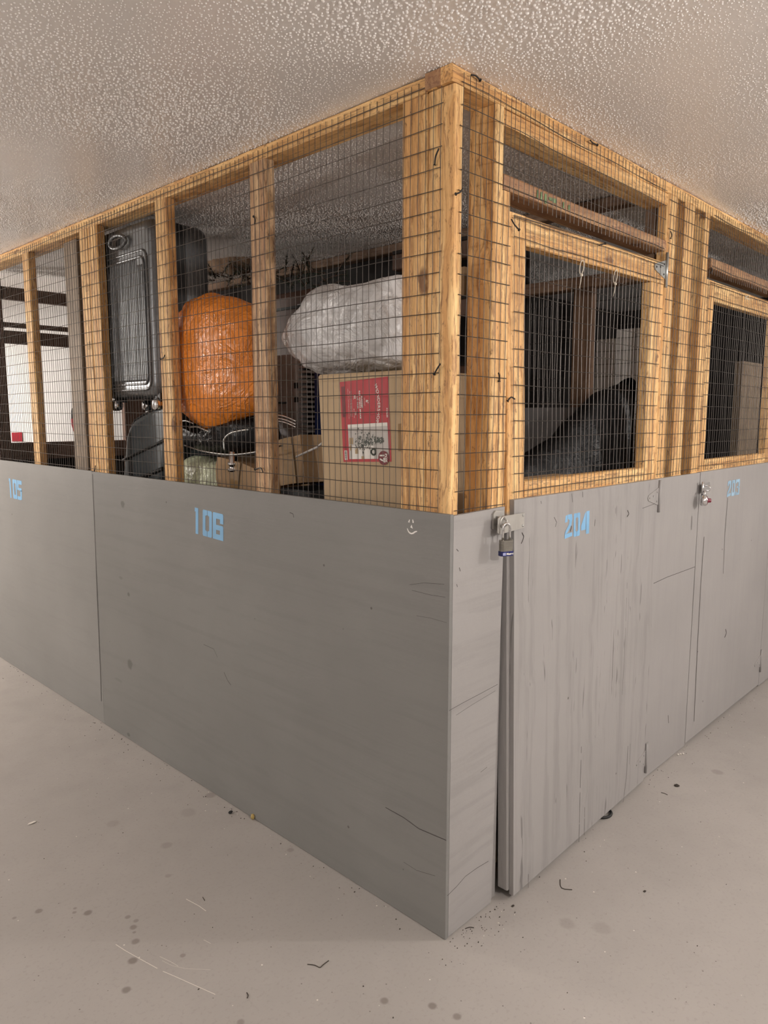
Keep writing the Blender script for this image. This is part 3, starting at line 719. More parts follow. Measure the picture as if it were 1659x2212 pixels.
# laminated padlock
pc = Vector((ony(1093, 1185, -.045).x, -.045, sz-.079)); cs, sn = math.cos(.35), math.sin(.35)
def PL(a, b, c): return pc+Vector((a*cs+b*sn, -a*sn*0+ -a*sn+b*cs, c))
pad = thing('padlock', pc, 'laminated steel padlock with navy band hanging from the 204 door hasp', 'padlock')
def rr(w, d, c, z, inset=0.0):
    w -= inset; d -= inset
    return [PL(a, b, z) for a, b in ((-w+c, -d), (w-c, -d), (w, -d+c), (w, d-c), (w-c, d), (-w+c, d), (-w, d-c), (-w, -d+c))]
mb = MB(); rings = []
nl = 9; h = .031
for i in range(nl):
    z0 = i*h/nl; z1 = (i+.82)*h/nl
    rings += [rr(.0200, .0105, .005, z0, .0012), rr(.0200, .0105, .005, z0+.0004), rr(.0200, .0105, .005, z1), rr(.0200, .0105, .005, z1+.0004, .0012)]
mb.loft(rings)
for a in (-.015, .015):
    for b in (-.006, .006): mb.lathe(PL(a, b, h), (0, 0, 1), [(.0001, -.001), (.0024, 0), (.002, .0016), (.0001, .0018)], 8)
build('body', mb, 'lam', pad)
mb = MB(); mb.loft([rr(.0208, .0113, .0055, -.0125), rr(.0212, .0117, .0055, -.0115), rr(.0212, .0117, .0055, .0005), rr(.0208, .0113, .0055, .0010)])
band = build('band', mb, 'navy', pad)
vs, fs = text2d('Master', .0085, bold=.0003)
mb = MB(); mb.add([PL(.0055+a, -.0121, -.0062+b) for a, b in vs], fs); build('lettering', mb, 'lblwhite', band)
mb = MB(); mb.poly([PL(-.0185, -.0121, -.0098), PL(-.0085, -.0121, -.0098), PL(-.0085, -.0121, -.0022), PL(-.0185, -.0121, -.0022)]); build('print_block', mb, 'lav', band)
mb = MB(); pts = [PL(-.0115, 0, h-.004), PL(-.0115, 0, h+.030)]
pts += [PL(-.0115*math.cos(t), 0, h+.034+.0125*math.sin(t)) for t in [math.pi*k/10 for k in range(11)]] + [PL(.0115, 0, h+.030), PL(.0115, 0, h-.004)]
mb.tube(pts, .0034, 10); build('shackle', mb, 'chrome', pad)
# combination lock on door 203
cc = ony(1520, 1081, -.032)
hc = ony(1517, 1054, -.006)
mb = MB(); mb.loft([[Vector((hc.x+a, y, hc.z+b)) for a, b in ((-.03, -.018), (.045, -.018), (.055, 0), (.045, .024), (-.03, .020))] for y in (-.0172, -.0200)])
mb.tube([(hc.x, -.018, hc.z+.010), (hc.x, -.036, hc.z+.010), (hc.x, -.040, hc.z), (hc.x, -.036, hc.z-.010), (hc.x, -.018, hc.z-.010)], .003, 8)
mb.tube([(hc.x-.034, -.020, hc.z-.03), (hc.x-.034, -.020, hc.z+.03)], .005, 8)
build('hasp', mb, 'chrome', D3)
cl = thing('combination_lock', cc, 'round combination lock with maroon dial hanging on the 203 door', 'padlock')
ax = Vector((.55, -.83, 0)).normalized()
mb = MB(); mb.lathe(cc-ax*.011, ax, [(.0001, 0), (.0215, 0), (.0235, .002), (.0235, .019), (.0215, .0215), (.0001, .0216)], 32); build('body', mb, 'chrome', cl)
mb = MB(); mb.lathe(cc+ax*.0107, ax, [(.0001, 0), (.019, 0), (.018, .003), (.0095, .0035), (.0088, .017), (.0075, .0185), (.0001, .0187)], 28); build('dial', mb, 'maroon', cl)
side = Vector((0, 0, 1)).cross(ax).normalized()
mb = MB(); zt_ = hc.z-.008-cc.z
mb.tube([cc+side*-.0125+Vector((0, 0, .018))] + [cc+side*(-.0125*math.cos(t))+Vector((0, 0, zt_-.0125+.0125*math.sin(t))) for t in [math.pi*k/10 for k in range(11)]] + [cc+side*.0125+Vector((0, 0, .018))], .0036, 10)
build('shackle', mb, 'chrome', cl)

# ------------------------------------------------------------------ inner partition and far end frame
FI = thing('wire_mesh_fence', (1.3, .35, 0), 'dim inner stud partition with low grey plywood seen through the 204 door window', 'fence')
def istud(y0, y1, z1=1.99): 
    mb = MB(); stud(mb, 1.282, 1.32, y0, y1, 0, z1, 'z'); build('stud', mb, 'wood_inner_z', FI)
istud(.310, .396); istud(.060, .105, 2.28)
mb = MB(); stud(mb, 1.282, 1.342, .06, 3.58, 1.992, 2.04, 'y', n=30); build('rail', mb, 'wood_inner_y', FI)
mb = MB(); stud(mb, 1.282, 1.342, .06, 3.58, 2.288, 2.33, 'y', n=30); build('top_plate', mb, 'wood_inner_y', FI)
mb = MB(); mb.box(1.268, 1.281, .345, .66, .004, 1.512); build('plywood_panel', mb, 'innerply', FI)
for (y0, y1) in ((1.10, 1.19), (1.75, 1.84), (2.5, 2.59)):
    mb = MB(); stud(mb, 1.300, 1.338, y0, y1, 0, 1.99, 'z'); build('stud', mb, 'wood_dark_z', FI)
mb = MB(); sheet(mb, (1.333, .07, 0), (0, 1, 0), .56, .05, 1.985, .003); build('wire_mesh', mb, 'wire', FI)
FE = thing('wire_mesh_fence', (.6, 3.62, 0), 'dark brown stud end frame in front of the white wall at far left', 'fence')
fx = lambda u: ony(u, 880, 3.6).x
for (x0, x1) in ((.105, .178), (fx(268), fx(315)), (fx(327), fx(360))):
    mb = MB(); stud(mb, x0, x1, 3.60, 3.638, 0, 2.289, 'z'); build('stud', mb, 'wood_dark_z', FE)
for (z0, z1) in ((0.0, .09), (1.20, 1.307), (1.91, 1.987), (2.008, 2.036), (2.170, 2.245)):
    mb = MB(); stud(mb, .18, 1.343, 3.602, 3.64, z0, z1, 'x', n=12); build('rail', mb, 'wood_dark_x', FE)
mb = MB(); mb.box(.18, .42, 3.645, 3.655, .09, 1.2); mb.box(.421, 1.34, 3.645, 3.655, .09, 1.2); build('boarding', mb, 'dark_board', FE)
sg = ony(36, 943, 4.24); mb = MB(); mb.box(sg.x-.030, sg.x+.036, 4.243, 4.2495, sg.z-.035, sg.z+.028); build('red_sign', mb, 'redcloth'); tag(bpy.data.objects['red_sign'], 'small red sign on the white wall at far left', 'sign')

# ------------------------------------------------------------------ stored things behind the left mesh
# standing suitcase
def rrect(cy, cz, w, h, r, n=6):
    pts = []
    for (sy, sz, a0) in ((1, -1, -90), (1, 1, 0), (-1, 1, 90), (-1, -1, 180)):
        for k in range(n+1):
            a = math.radians(a0+90*k/n); pts.append((cy+sy*(w/2-r)+r*math.cos(a), cz+sz*(h/2-r)+r*math.sin(a)))
    return pts
def hardcase(parent, P, w, h, d, r, mats, name='shell', ribs=0):
    mb = MB()
    prof = [(.035, 0), (.018, .004), (.006, .014), (0, .035), (0, d-.035), (.006, d-.014), (.018, d-.004), (.035, d)]
    mb.loft([[P(x, a, b) for a, b in rrect(0, 0, w-2*i, h-2*i, max(.012, r-i*.6))] for i, x in prof], 0, True)
    return build(name, mb, mats, parent)
sc_y0, sc_y1, sc_z0, sc_z1 = 1.595, 2.110, 1.552, 2.272
cy, cz, w, h = (sc_y0+sc_y1)/2, (sc_z0+sc_z1)/2, sc_y1-sc_y0, sc_z1-sc_z0
SC = thing('suitcase', (.15, cy, 1.50), 'tall grey ribbed hard shell suitcase standing upright behind the mesh', 'suitcase')
PS = lambda x, a, b: Vector((.062+x, cy-a, cz+b))
hardcase(SC, PS, w, h, .27, .06, 'case')
mb = MB(); k = -.165
while k < .166:   # raised ribs inside the framed field
    zt2 = .23 if abs(k) < .12 else .20
    mb.loft([[PS(x, k+a, zz) for a, x in ((-.006, .0005), (-.003, -.0022), (.003, -.0022), (.006, .0005))] for zz in (-.292, -.282, zt2-.03, zt2-.018)], 0, True); k += .0150
build('rib', mb, 'case', SC)
for ins, rr_ in ((.028, .04), (.052, .03)):
    o = rrect(0, -.045, w-.10-2*ins+.06, h-.15-2*ins+.05, rr_)
    mb = MB(); mb.tube([PS(-.001, a, b) for a, b in o], .0055, 6, closed=True); build('border_ridge', mb, 'case', SC)
mb = MB(); mb.tube([PS(-.010-.012*abs(math.sin(t/2)), .0+.062*math.cos(t), .292+.026*math.sin(t)) for t in [2*math.pi*q/20 for q in range(20)]], .0075, 8, closed=True)
hd = build('handle', mb, 'case', SC)
mb = MB(); mb.loft([[PS(x, .052*math.cos(t), .292+.018*math.sin(t)) for t in [2*math.pi*q/20 for q in range(20)]] for x in (-.0012, -.002)]); build('handle_recess', mb, 'rubber', hd)
for yy_ in (onx(249, 878, .07).y, onx(337, 876, .07).y):
    for xx in (.10, .25):
        mb = MB(); mb.box(xx-.02, xx+.02, yy_-.022, yy_+.022, 1.535, 1.570); mb.tube([(xx-.028, yy_, 1.53), (xx+.0, yy_, 1.556)], .012, 8)
        wh = build('wheel_fork', mb, 'rubber', SC)
        mb = MB(); mb.lathe((xx-.030, yy_, 1.522), (-1, 0, 0), [(.0001, -.03), (.02, -.028), (.025, -.015), (.025, .006), (.017, .013), (.0001, .015)], 22); build('wheel', mb, 'chrome', wh)
mb = MB(); mb.loft([[PS(x, a, b) for a, b in rrect(0, 0, w+e, h+e, .062)] for x, e in ((.108, -.004), (.110, .005), (.150, .005), (.152, -.004))], 0, False)
build('zip_band', mb, 'rubber', SC)
mb = MB(); zc = PS(.13, -w/2-.006, .03); mb.tube([zc+Vector((0, -.001, .10)), zc+Vector((0, -.026, .085)), zc+Vector((0, -.030, 0)), zc+Vector((0, -.026, -.085)), zc+Vector((0, -.001, -.10))], .009, 8)
build('side_handle', mb, 'rubber', SC)
# tilted blue-grey case under the suitcase
TC = thing('hard_case', (.3, 1.75, 1.09), 'blue grey hard case lying tilted under the standing suitcase', 'case')
tl = math.radians(-15); ttl = onx(272, 914, .125); tw_, th_ = .42, .40
tcen = Vector((.125, ttl.y-(tw_/2*math.cos(tl)+th_/2*math.sin(tl)*-1*-1), ttl.z-(th_/2*math.cos(tl)-tw_/2*math.sin(-tl))))
def PT_(x, a, b): return Vector((.125+x, tcen.y-(a*math.cos(tl)-b*math.sin(tl)) , tcen.z+ (-a*math.sin(tl)*-1*0 + b*math.cos(tl)) - a*math.sin(tl)))
hardcase(TC, PT_, tw_, th_, .30, .085, 'tote')
for b in (.02, -.11):
    mb = MB(); mb.tube([PT_(-.002, a, b) for a in (-.205, -.1, .1, .205)], .007 if b > -.05 else .009, 6); build('groove_band', mb, 'rubber', TC)
mb = MB(); mb.tube([PT_(.02, a*tw_/.5, z*th_/.26) for a, z in ((-.248, .02), (-.247, .07), (-.232, .105), (-.19, .129), (-.12, .131), (.1, .131), (.2, .128))], .006, 6); build('rim', mb, 'rubber', TC)
# orange shopping bag
ob_px = ((369, 690), (380, 682), (397, 679), (416, 666), (425, 647), (442, 639), (457, 633), (478, 637), (505, 641), (530, 651), (546, 664), (558, 690), (566, 760), (572, 830), (570, 872), (552, 892), (520, 905), (492, 922), (470, 931), (446, 925), (418, 903), (394, 868), (378, 815), (370, 760))
OBx = .165
OB = thing('shopping_bag', onx(470, 931, OBx), 'bulging orange plastic shopping bag pressed against the mesh', 'bag')
mb = MB(); o = [onx(u, v, OBx) for u, v in ob_px]
ocen = onx(470, 780, OBx)
pillow(mb, o, (-1, 0, 0), .105, .14, p=4.6, q=1.6, amp=.0028, fs=20, rings=40, seed=3.0, per=10, crease=.006, cs=6, centre=ocen)
fl = [onx(u, v, OBx) for u, v in ((428, 645), (412, 700), (402, 760), (396, 830), (410, 885))]   # fold of the gusset
for q in mb.v:
    if q.x < OBx:
        f = min(range(len(fl)), key=lambda i: abs(fl[i].z-q.z)); f0 = fl[f]; g_ = fl[min(f+1, 4)] if q.z < f0.z else fl[max(f-1, 0)]
        t_ = 0 if abs(g_.z-f0.z) < 1e-6 else max(0, min(1, (q.z-f0.z)/(g_.z-f0.z))); yf = f0.y+(g_.y-f0.y)*t_
        dy = q.y-yf; k_ = (OBx-q.x)/.105
        q.x += (.055*min(1, max(0, dy)/.14) - .020*math.exp(-(dy/.022)**2))*k_
obo = build('body', mb, 'orange', OB)
# white printed letters near its left edge, laid on the surface by ray casting
from mathutils.bvhtree import BVHTree
def drape(bm_obj, strokes, w, plane_x, name, mat, parent):
    off = base_of(bm_obj); me = bm_obj.data
    tree = BVHTree.FromPolygons([v.co+off for v in me.vertices], [tuple(p.vertices) for p in me.polygons])
    mb = MB()
    for st in strokes:
        P = []
        for (u, v) in crom([Vector((a, b, 0)) for a, b in st], 5, False) and [(q.x, q.y) for q in crom([Vector((a, b, 0)) for a, b in st], 5, False)]:
            t = onx(u, v, plane_x); h = tree.ray_cast(Vector((-.5, t.y, t.z)), Vector((1, 0, 0)))
            if h[0] is not None: P.append(h[0]+h[1]*.0016)
        for a, b in zip(P, P[1:]):
            d = (b-a); 
            if d.length < 1e-5: continue
            s = Vector((1, 0, 0)).cross(d.normalized())*w*.5; mb.add([a+s, b+s, b-s, a-s], [(0, 1, 2, 3)])
    if mb.f: build(name, mb, mat, parent)
drape(obo, [[(376, 744), (378, 762), (381, 782), (390, 792)], [(390, 770), (386, 778), (390, 788), (397, 784), (398, 770), (393, 765), (389, 772)], [(384, 835), (392, 842), (400, 836)], [(383, 815), (384, 828), (388, 838)]], .010, OBx, 'printed_letters', 'lblwhite', OB)
# upright carton with a red label
CB = thing('carton', (.23, .38, 0), 'tall cardboard carton with a red printed label under the white plastic bag', 'box')
yl = lambda z: .488+.0600*z
mb = MB()
rings = []
for z in (.002, .006, 1.600, 1.606):
    i = .004 if z in (.002, 1.606) else 0
    rings.append([(.056+i, yl(z)-i, z), (.056+i, yl(z)-.384+i, z), (.40-i, yl(z)-.384+i, z), (.40-i, yl(z)-i, z)])
mb.loft(rings); ctn = build('body', mb, 'card', CB)
def LP(a, b, off=.0008): # label frame: a right, b down (0..1)
    z = 1.590-.244*b - .010*(1-a); return Vector((.056-off, yl(z)-.0985-.205*a, z))
def quad(mb, a0, a1, b0, b1, off): mb.poly([LP(a0, b0, off), LP(a1, b0, off), LP(a1, b1, off), LP(a0, b1, off)])
mb = MB(); quad(mb, 0, 1, 0, 1, .0008); lab = build('label', mb, 'red', CB)
mb = MB(); quad(mb, .135, .955, .535, .965, .0013); build('label_picture', mb, 'lblgrey', lab)
mb = MB(); quad(mb, .135, .955, .535, .575, .0016); quad(mb, .20, .42, .80, .965, .0016); quad(mb, .45, .66, .80, .965, .0016)
build('picture_light', mb, 'lblwhite', lab)
mb = MB(); mb2 = MB(); rnd = random.Random(3)
for k in range(420):   # flocked tree lying sideways in the picture, its tip to the right
    t = rnd.random()**.8; wdt = .115*(1-t)+.008
    a = .27+.58*t; b = .735+rnd.gauss(0, wdt*.55) - .01*t
    da, db = rnd.uniform(.012, .034), rnd.uniform(-.030, .030)
    tgt = mb if rnd.random() < .72 else mb2
    tgt.poly([LP(a, b, .0019+k*1e-6), LP(a+da, b+db, .0019+k*1e-6), LP(a+da*.6-.010, b+db+.020, .0019+k*1e-6)])
build('picture_tree', mb, 'lblgreen', lab); build('picture_snow', mb2, 'lblfleck', lab)
mb = MB(); quad(mb, .155, .235, .70, .78, .0021); quad(mb, .27, .34, .83, .90, .0021); quad(mb, .40, .46, .93, .965, .0021); quad(mb, .16, .20, .79, .86, .0021); build('picture_gift', mb, 'lbltan', lab)
mb = MB(); cw = [LP(.655+.045*math.cos(t), .88+.035*math.sin(t), .0022) for t in [2*math.pi*k/18 for k in range(18)]]; mb.tube(cw, .0028, 6, closed=True); build('picture_wreath', mb, 'lblgreen', lab)
mb = MB(); mb.poly([LP(.855+.105*math.cos(t), .955+.085*math.sin(t), .0030) for t in [2*math.pi*k/32 for k in range(32)]]); disc = build('label_disc', mb, 'dred', lab)
mb = MB(); quad(mb, .03, .10, .06, .44, .0012); build('dark_strip', mb, 'dred', lab)
mb = MB(); quad(mb, .035, .095, .855, .975, .0014); bc = build('barcode', mb, 'lblwhite', lab)
mb = MB()
for k, b in enumerate((.870, .883, .890, .905, .915, .930, .940, .955)): quad(mb, .048, .082, b, b+(.004 if k % 2 else .007), .0019)
build('bars', mb, 'rubber', bc)
def ltext(mb, s, size, a, b, bold=.0, sx=1.0, off=.0016, space=1.0, curve=0.0):
    vs, fs = text2d(s, size, bold=bold, sx=sx, space=space)
    L = max(abs(x) for x, _ in vs)
    P = []
    for tx, ty in vs:
        P.append(LP(a+(ty-curve*(tx/L)**2)/.205, b+tx/.244, off))
    mb.add(P, fs)
mb = MB(); ltext(mb, 'WONDERSHOP', .0150, .80, .30, .0003, 1.0, space=1.12, curve=.011)
ltext(mb, '$100.00', .0085, .955, .42, .0002); ltext(mb, "6'", .0150, .565, .27, .0004); ltext(mb, 'TREE HEIGHT', .0042, .515, .27)
ltext(mb, 'FLOCKED', .0075, .455, .27, .0004, space=1.1); ltext(mb, 'SLIM ALBERTA SPRUCE', .0075, .415, .30, .0004, space=1.1); ltext(mb, 'LIT TREE', .0080, .365, .27, .0004, space=1.2)
ltext(mb, '300', .0075, .315, .20, .0004); ltext(mb, '674', .0075, .315, .40, .0004); ltext(mb, 'LIGHTS', .0045, .285, .20); ltext(mb, 'BRANCH TIPS', .0045, .285, .40)
for i, b in enumerate((.25, .22)): ltext(mb, 'clear lights stay lit, easy setup, metal stand', .0045, b-.005, .28)
ltext(mb, 'indoor use only, stand included, pack away in box', .0045, .175, .28)
build('lettering', mb, 'lblwhite', lab)
mb = MB(); ltext(mb, '17', .026, .825, .952, .0010, off=.0036); ltext(mb, 'BOX', .0120, .905, .955, .0006, off=.0036); build('lettering', mb, 'lblwhite', disc)
mb = MB(); z0, z1 = 1.36, 1.46
mb.poly([(.0553, yl(1.45)-.335, 1.455), (.0553, yl(1.45)-.382, 1.460), (.0553, yl(1.4)-.382, 1.375), (.0553, yl(1.4)-.333, 1.378)]); build('tape_strip', mb, 'tape', CB)
# white plastic bag on the carton
wb_px = ((641, 745), (647, 716), (660, 691), (676, 673), (691, 661), (700, 640), (716, 622), (738, 617), (770, 619), (800, 615), (836, 606), (872, 598), (905, 604), (925, 680), (915, 775), (885, 797), (840, 800), (800, 804), (760, 806), (712, 809), (690, 800), (664, 781), (648, 764))
WBx = .21
mb = MB(); o = [onx(u, v, WBx) for u, v in wb_px]
pillow(mb, o, (-1, 0, 0), .145, .15, p=3.8, q=1.8, amp=.006, fs=18, rings=44, seed=9.0, per=12, crease=.018, cs=14)
for q in mb.v:
    if q.z < 1.612: q.z = 1.612+(q.z-1.612)*.02 if .05 < q.y < .60 and q.x < .41 else q.z
WB = build('plastic_bag', mb, 'bagwhite', None, onx(760, 808, WBx)); tag(WB, 'crinkled white translucent plastic bag lying on top of the tall carton', 'bag')
# black vinyl stool, on its side under the orange bag
ST = thing('stool', (.26, 1.15, 1.09), 'black vinyl padded stool with chrome piping under the orange bag', 'stool')
STx = .235
mb = MB(); o = [onx(u, v, STx) for u, v in ((384, 925), (388, 912), (404, 908), (425, 914), (450, 930), (480, 934), (520, 915), (560, 902), (582, 908), (590, 930), (582, 960), (560, 975), (520, 980), (470, 978), (425, 968), (395, 952))]
pillow(mb, o, (-1, 0, 0), .12, .12, p=3, q=2, amp=.006, fs=18, seed=5.0, crease=.012, cs=14); build('seat_pad', mb, 'vinyl', ST)
for k, pl in enumerate(([(386, 935), (387, 915), (400, 909), (418, 915)], [(398, 962), (440, 975), (500, 982), (560, 975), (610, 962)], [(485, 972), (484, 950), (500, 935), (535, 928)], [(408, 924), (425, 922), (445, 930), (452, 932)])):
    mb = MB(); mb.tube(crom([onx(u, v, .072 if k else .085) for u, v in pl], 5, False), .0032, 6); build('piping', mb, 'steel', ST)
for k, dv in enumerate((0, 7, 13)):
    mb = MB(); mb.tube(crom([onx(u, v+dv, .20) for u, v in ((495, 914), (540, 901), (575, 896), (610, 898), (640, 910))], 5, False), .0028, 6); build('frame_rod', mb, 'chrome', ST)
a = onx(504, 975, .14); b = onx(503, 1018, .14)
mb = MB(); mb.lathe(b, (a-b), [(.0001, 0), (.020, 0), (.020, .01), (.016, .012), (.016, .022), (.021, .024), (.021, .034), (.015, .036), (.015, (a-b).length)], 18); build('post', mb, 'chrome', ST)
# pale green sack
mb = MB(); o = [onx(u, v, .20) for u, v in ((415, 1095), (414, 1050), (420, 1015), (418, 992), (426, 984), (450, 987), (478, 996), (492, 1000), (500, 1020), (505, 1050), (502, 1095))]
pillow(mb, o, (-1, 0, 0), .10, .12, p=3, q=2, amp=.008, fs=14, seed=12.0, crease=.012, cs=10)
for q in mb.v: q.z = max(q.z, 1.0905)
tag(build('sack', mb, 'baggreen', None, (.2, 1.3, 1.09)), 'pale green crumpled plastic sack below the black stool', 'bag')
# taped brown parcels
def parcel(name, label, px_c, xc, w, h, d, ry, rx, zb=1.091, cat='box', tape=True, mat='card2', rz=0.0):
    c = onx(*px_c, xc); T = thing(name, (xc, c.y, zb), label, cat)
    def P(x, a, b):
        q = Vector((x, -a, b))
        q = Matrix.Rotation(rz, 3, 'Z') @ (Matrix.Rotation(rx, 3, 'X') @ (Matrix.Rotation(ry, 3, 'Y') @ q)); return q+Vector((xc, c.y, c.z))
    mb = MB(); rings = []
    n = 8
    for i in range(n+1):
        b = -h/2+h*i/n; k = .006 if i in (0, n) else 0
        ring = []
        for (x, a) in ((-d/2, -w/2), (-d/2, 0), (-d/2, w/2), (0, w/2), (d/2, w/2), (d/2, 0), (d/2, -w/2), (0, -w/2)):
            q = P(x*(1-k*4), a*(1-k*3), b); q += noise.noise_vector(q*7)*.010
            ring.append(q)
        rings.append(ring)
    mb.loft(rings)
    for q in mb.v: q.z = max(q.z, zb)
    build('body', mb, mat, T)
    if tape:
        mb = MB()
        rows = []
        for i in range(9):
            b = -h/2+h*i/8
            rows.append([P(-d/2-.006, -.03, b), P(-d/2-.006, .025, b)])
        for r in rows:
            for k in range(2):
                r[k] = r[k]+noise.noise_vector(r[k]*7)*.010
        for a_, b_ in zip(rows, rows[1:]): mb.add([a_[0], b_[0], b_[1], a_[1]], [(0, 1, 2, 3)])
        build('tape_strip', mb, 'tape', T)
    return T
parcel('parcel', 'brown taped parcel behind the stud, beside the pale green sack', (555, 1055), .24, .26, .22, .2, 0, .12)
parcel('parcel', 'small brown parcel just right of the stud, leaning low', (618, 1052), .30, .10, .18, .14, 0, .25, tape=False)
parcel('parcel', 'leaning brown box with shiny tape beside the red label carton', (668, 993), .27, .13, .17, .20, 0, -.16, rz=.12, zb=1.213)
mb = MB(); mb.box(.19, .36, onx(706, 1000, .27).y, onx(642, 1000, .27).y, 1.091, 1.212); tag(build('riser', mb, 'rubber', None, (.27, onx(678, 1000, .27).y, 1.091)), 'low black crate added beneath the leaning brown box to fill the dark gap', 'riser')  # added black block under the box, reads as the dark gap
# white strip painted as the glint on that box's crumpled tape
mb = MB(); mb.tube(crom([onx(u, v, .142) for u, v in ((640, 987), (655, 980), (672, 972), (685, 966), (696, 957))], 3, False), .004, 5)
bpy.data.objects['parcel.002'] if 'parcel.002' in bpy.data.objects else None
build('tape_glint', mb, 'whiteplastic', [o for o in bpy.data.objects if o.name.startswith('parcel') and 'leaning brown box' in o.get('label', '')][0])
# grey cabinet with louvres
GC = thing('storage_cabinet', (.72, 1.45, 1.09), 'grey plastic cabinet with white edge and black louvres behind the white bag', 'cabinet')
def GP(u, v, x=.55): return onx(u, v, x)
a0 = GP(596, 768); a1 = GP(636, 768); e1 = GP(643, 768); l1 = GP(662, 768); r1 = GP(684, 790)
zb, zt3 = 1.091, a0.z
mb = MB(); mb.box(.555, .84, a1.y, a0.y+.1, zb, zt3); build('body', mb, 'greyplastic', GC)
mb = MB(); mb.box(.548, .84, e1.y, a1.y, zb, zt3+.006); build('edge_strip', mb, 'whiteplastic', GC)
mb = MB()
z = zb+.02
while z < zt3-.03: mb.box(.552, .60, l1.y, e1.y, z, z+.010); z += .021
build('louvre', mb, 'greyplastic', GC)
mb = MB(); mb.box(.60, .84, l1.y, e1.y, zb, zt3-.01); build('louvre_back', mb, 'rubber', GC)
mb = MB(); mb.tube([(.66, l1.y-.09, zb), (.66, l1.y-.09, zt3-.09), (.68, l1.y-.085, zt3-.04)], .085, 20); build('rounded_side', mb, 'greyplastic', GC)
for v in (833, 863):
    mb = MB(); mb.box(.545, .549, (a1.y+e1.y)/2-.012, (a1.y+e1.y)/2+.012, GP(640, v).z-.012, GP(640, v).z+.012); build('latch', mb, 'rubber', GC)
mb = MB(); mb.box(.552, .556, a1.y+.06, a1.y+.12, GP(615, 870).z-.004, GP(615, 870).z+.004); build('slot', mb, 'rubber', GC)
q0 = onx(679, 800, .44); q1 = onx(700, 925, .44)
mb = MB(); rings = [[(.44+i, q0.y-i, z), (.44+i, q1.y+i-.02, z), (.545-i, q1.y-.02+i, z), (.545-i, q0.y-i, z)] for z, i in ((1.091, .004), (1.10, 0), (q0.z-.01, 0), (q0.z, .006))]
mb.loft(rings); tag(build('bin', mb, 'darkblue', None, (.65, q1.y, 1.09)), 'dark blue plastic bin showing beside the red label carton', 'bin')
# brown chest and things beneath the ceiling, deep inside
q0 = onx(560, 640, .86); q1 = onx(700, 735, .86)
LB = thing('chest', (1.0, (q0.y+q1.y)/2, 1.09), 'brown leather chest deep inside, with a small white tag', 'chest')
mb = MB(); rings = [[(.86+i, q0.y-i, z), (.86+i, q1.y+i, z), (1.26-i, q1.y+i, z), (1.26-i, q0.y-i, z)] for z, i in ((1.091, .01), (1.11, 0), (q0.z-.03, 0), (q0.z-.008, .01), (q0.z, .03))]
mb.loft(rings); build('body', mb, 'leather', LB)
mb = MB(); mb.box(.85, 1.27, q1.y-.004, q0.y+.004, q0.z-.09, q0.z-.078); build('lid_seam', mb, 'rubber', LB)
t0 = onx(642, 660, .852); mb = MB(); mb.box(.852, .856, t0.y-.03, t0.y+.0, t0.z-.012, t0.z+.006); build('tag', mb, 'whiteplastic', LB)
# tan bundle
mb = MB(); o = [onx(u, v, .98) for u, v in ((440, 545), (455, 528), (480, 527), (505, 535), (530, 548), (534, 565), (520, 590), (470, 590), (445, 580))]
pillow(mb, o, (-1, 0, 0), .1, .12, p=2.5, amp=.02, fs=9, seed=21.0, crease=.02, cs=9)
tag(build('cloth_bundle', mb, 'fabric', None, onx(490, 600, .98)), 'tan cloth bundle under the ceiling right of the grey suitcase', 'cloth')
# christmas tree branches
TR = random.Random(11)
mb = MB()
P0, P1 = onx(470, 600, .92), onx(715, 592, .92)
for b in range(46):
    c = P0.lerp(P1, TR.random())+Vector((TR.uniform(-.10, .16), 0, TR.uniform(-.05, .02)))
    d = Vector((TR.uniform(-.8, .5), TR.uniform(-1, 1), TR.uniform(-.1, .8))).normalized()*TR.uniform(.10, .18)
    mb.tube([c, c+d*.5+Vector((0, 0, .01)), c+d], [.004, .003, .001], 5, 1)
    for k in range(62):
        q = c+d*TR.random(); n = (Vector((TR.gauss(0, 1), TR.gauss(0, 1), TR.gauss(0, 1))).normalized()+d.normalized()*.6).normalized()*TR.uniform(.02, .04)
        s = n.cross(Vector((TR.gauss(0, 1), TR.gauss(0, 1), TR.gauss(0, 1)))).normalized()*.0014
        mb.add([q-s, q+s, q+n], [(0, 1, 2)])
for q in mb.v: q.z = min(q.z, CEIL-.03)
tag(build('artificial_tree', mb, ['needle', 'wood_dark_z'], None, (.92, (P0.y+P1.y)/2, P0.z-.1)), 'dark green artificial tree branches heaped under the ceiling on the chest', 'tree')
# beams and posts glimpsed deep behind the white bag
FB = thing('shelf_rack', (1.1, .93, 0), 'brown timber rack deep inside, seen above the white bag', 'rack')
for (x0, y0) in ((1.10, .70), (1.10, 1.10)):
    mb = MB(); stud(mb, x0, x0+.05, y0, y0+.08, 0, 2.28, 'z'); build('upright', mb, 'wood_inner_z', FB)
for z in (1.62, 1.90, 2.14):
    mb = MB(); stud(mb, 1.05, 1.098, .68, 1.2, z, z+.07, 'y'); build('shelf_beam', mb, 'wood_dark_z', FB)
    mb = MB(); mb.box(1.05, 1.26, .68, 1.2, z+.071, z+.085); build('shelf_board', mb, 'dark_board', FB)
mb = MB(); z9 = 1.985; mb.box(1.06, 1.25, .79, 1.06, z9+.001, z9+.12); tag(build('carton', mb, 'card2', None, (1.15, .9, z9)), 'small brown carton on the dim timber rack above the white bag', 'box')
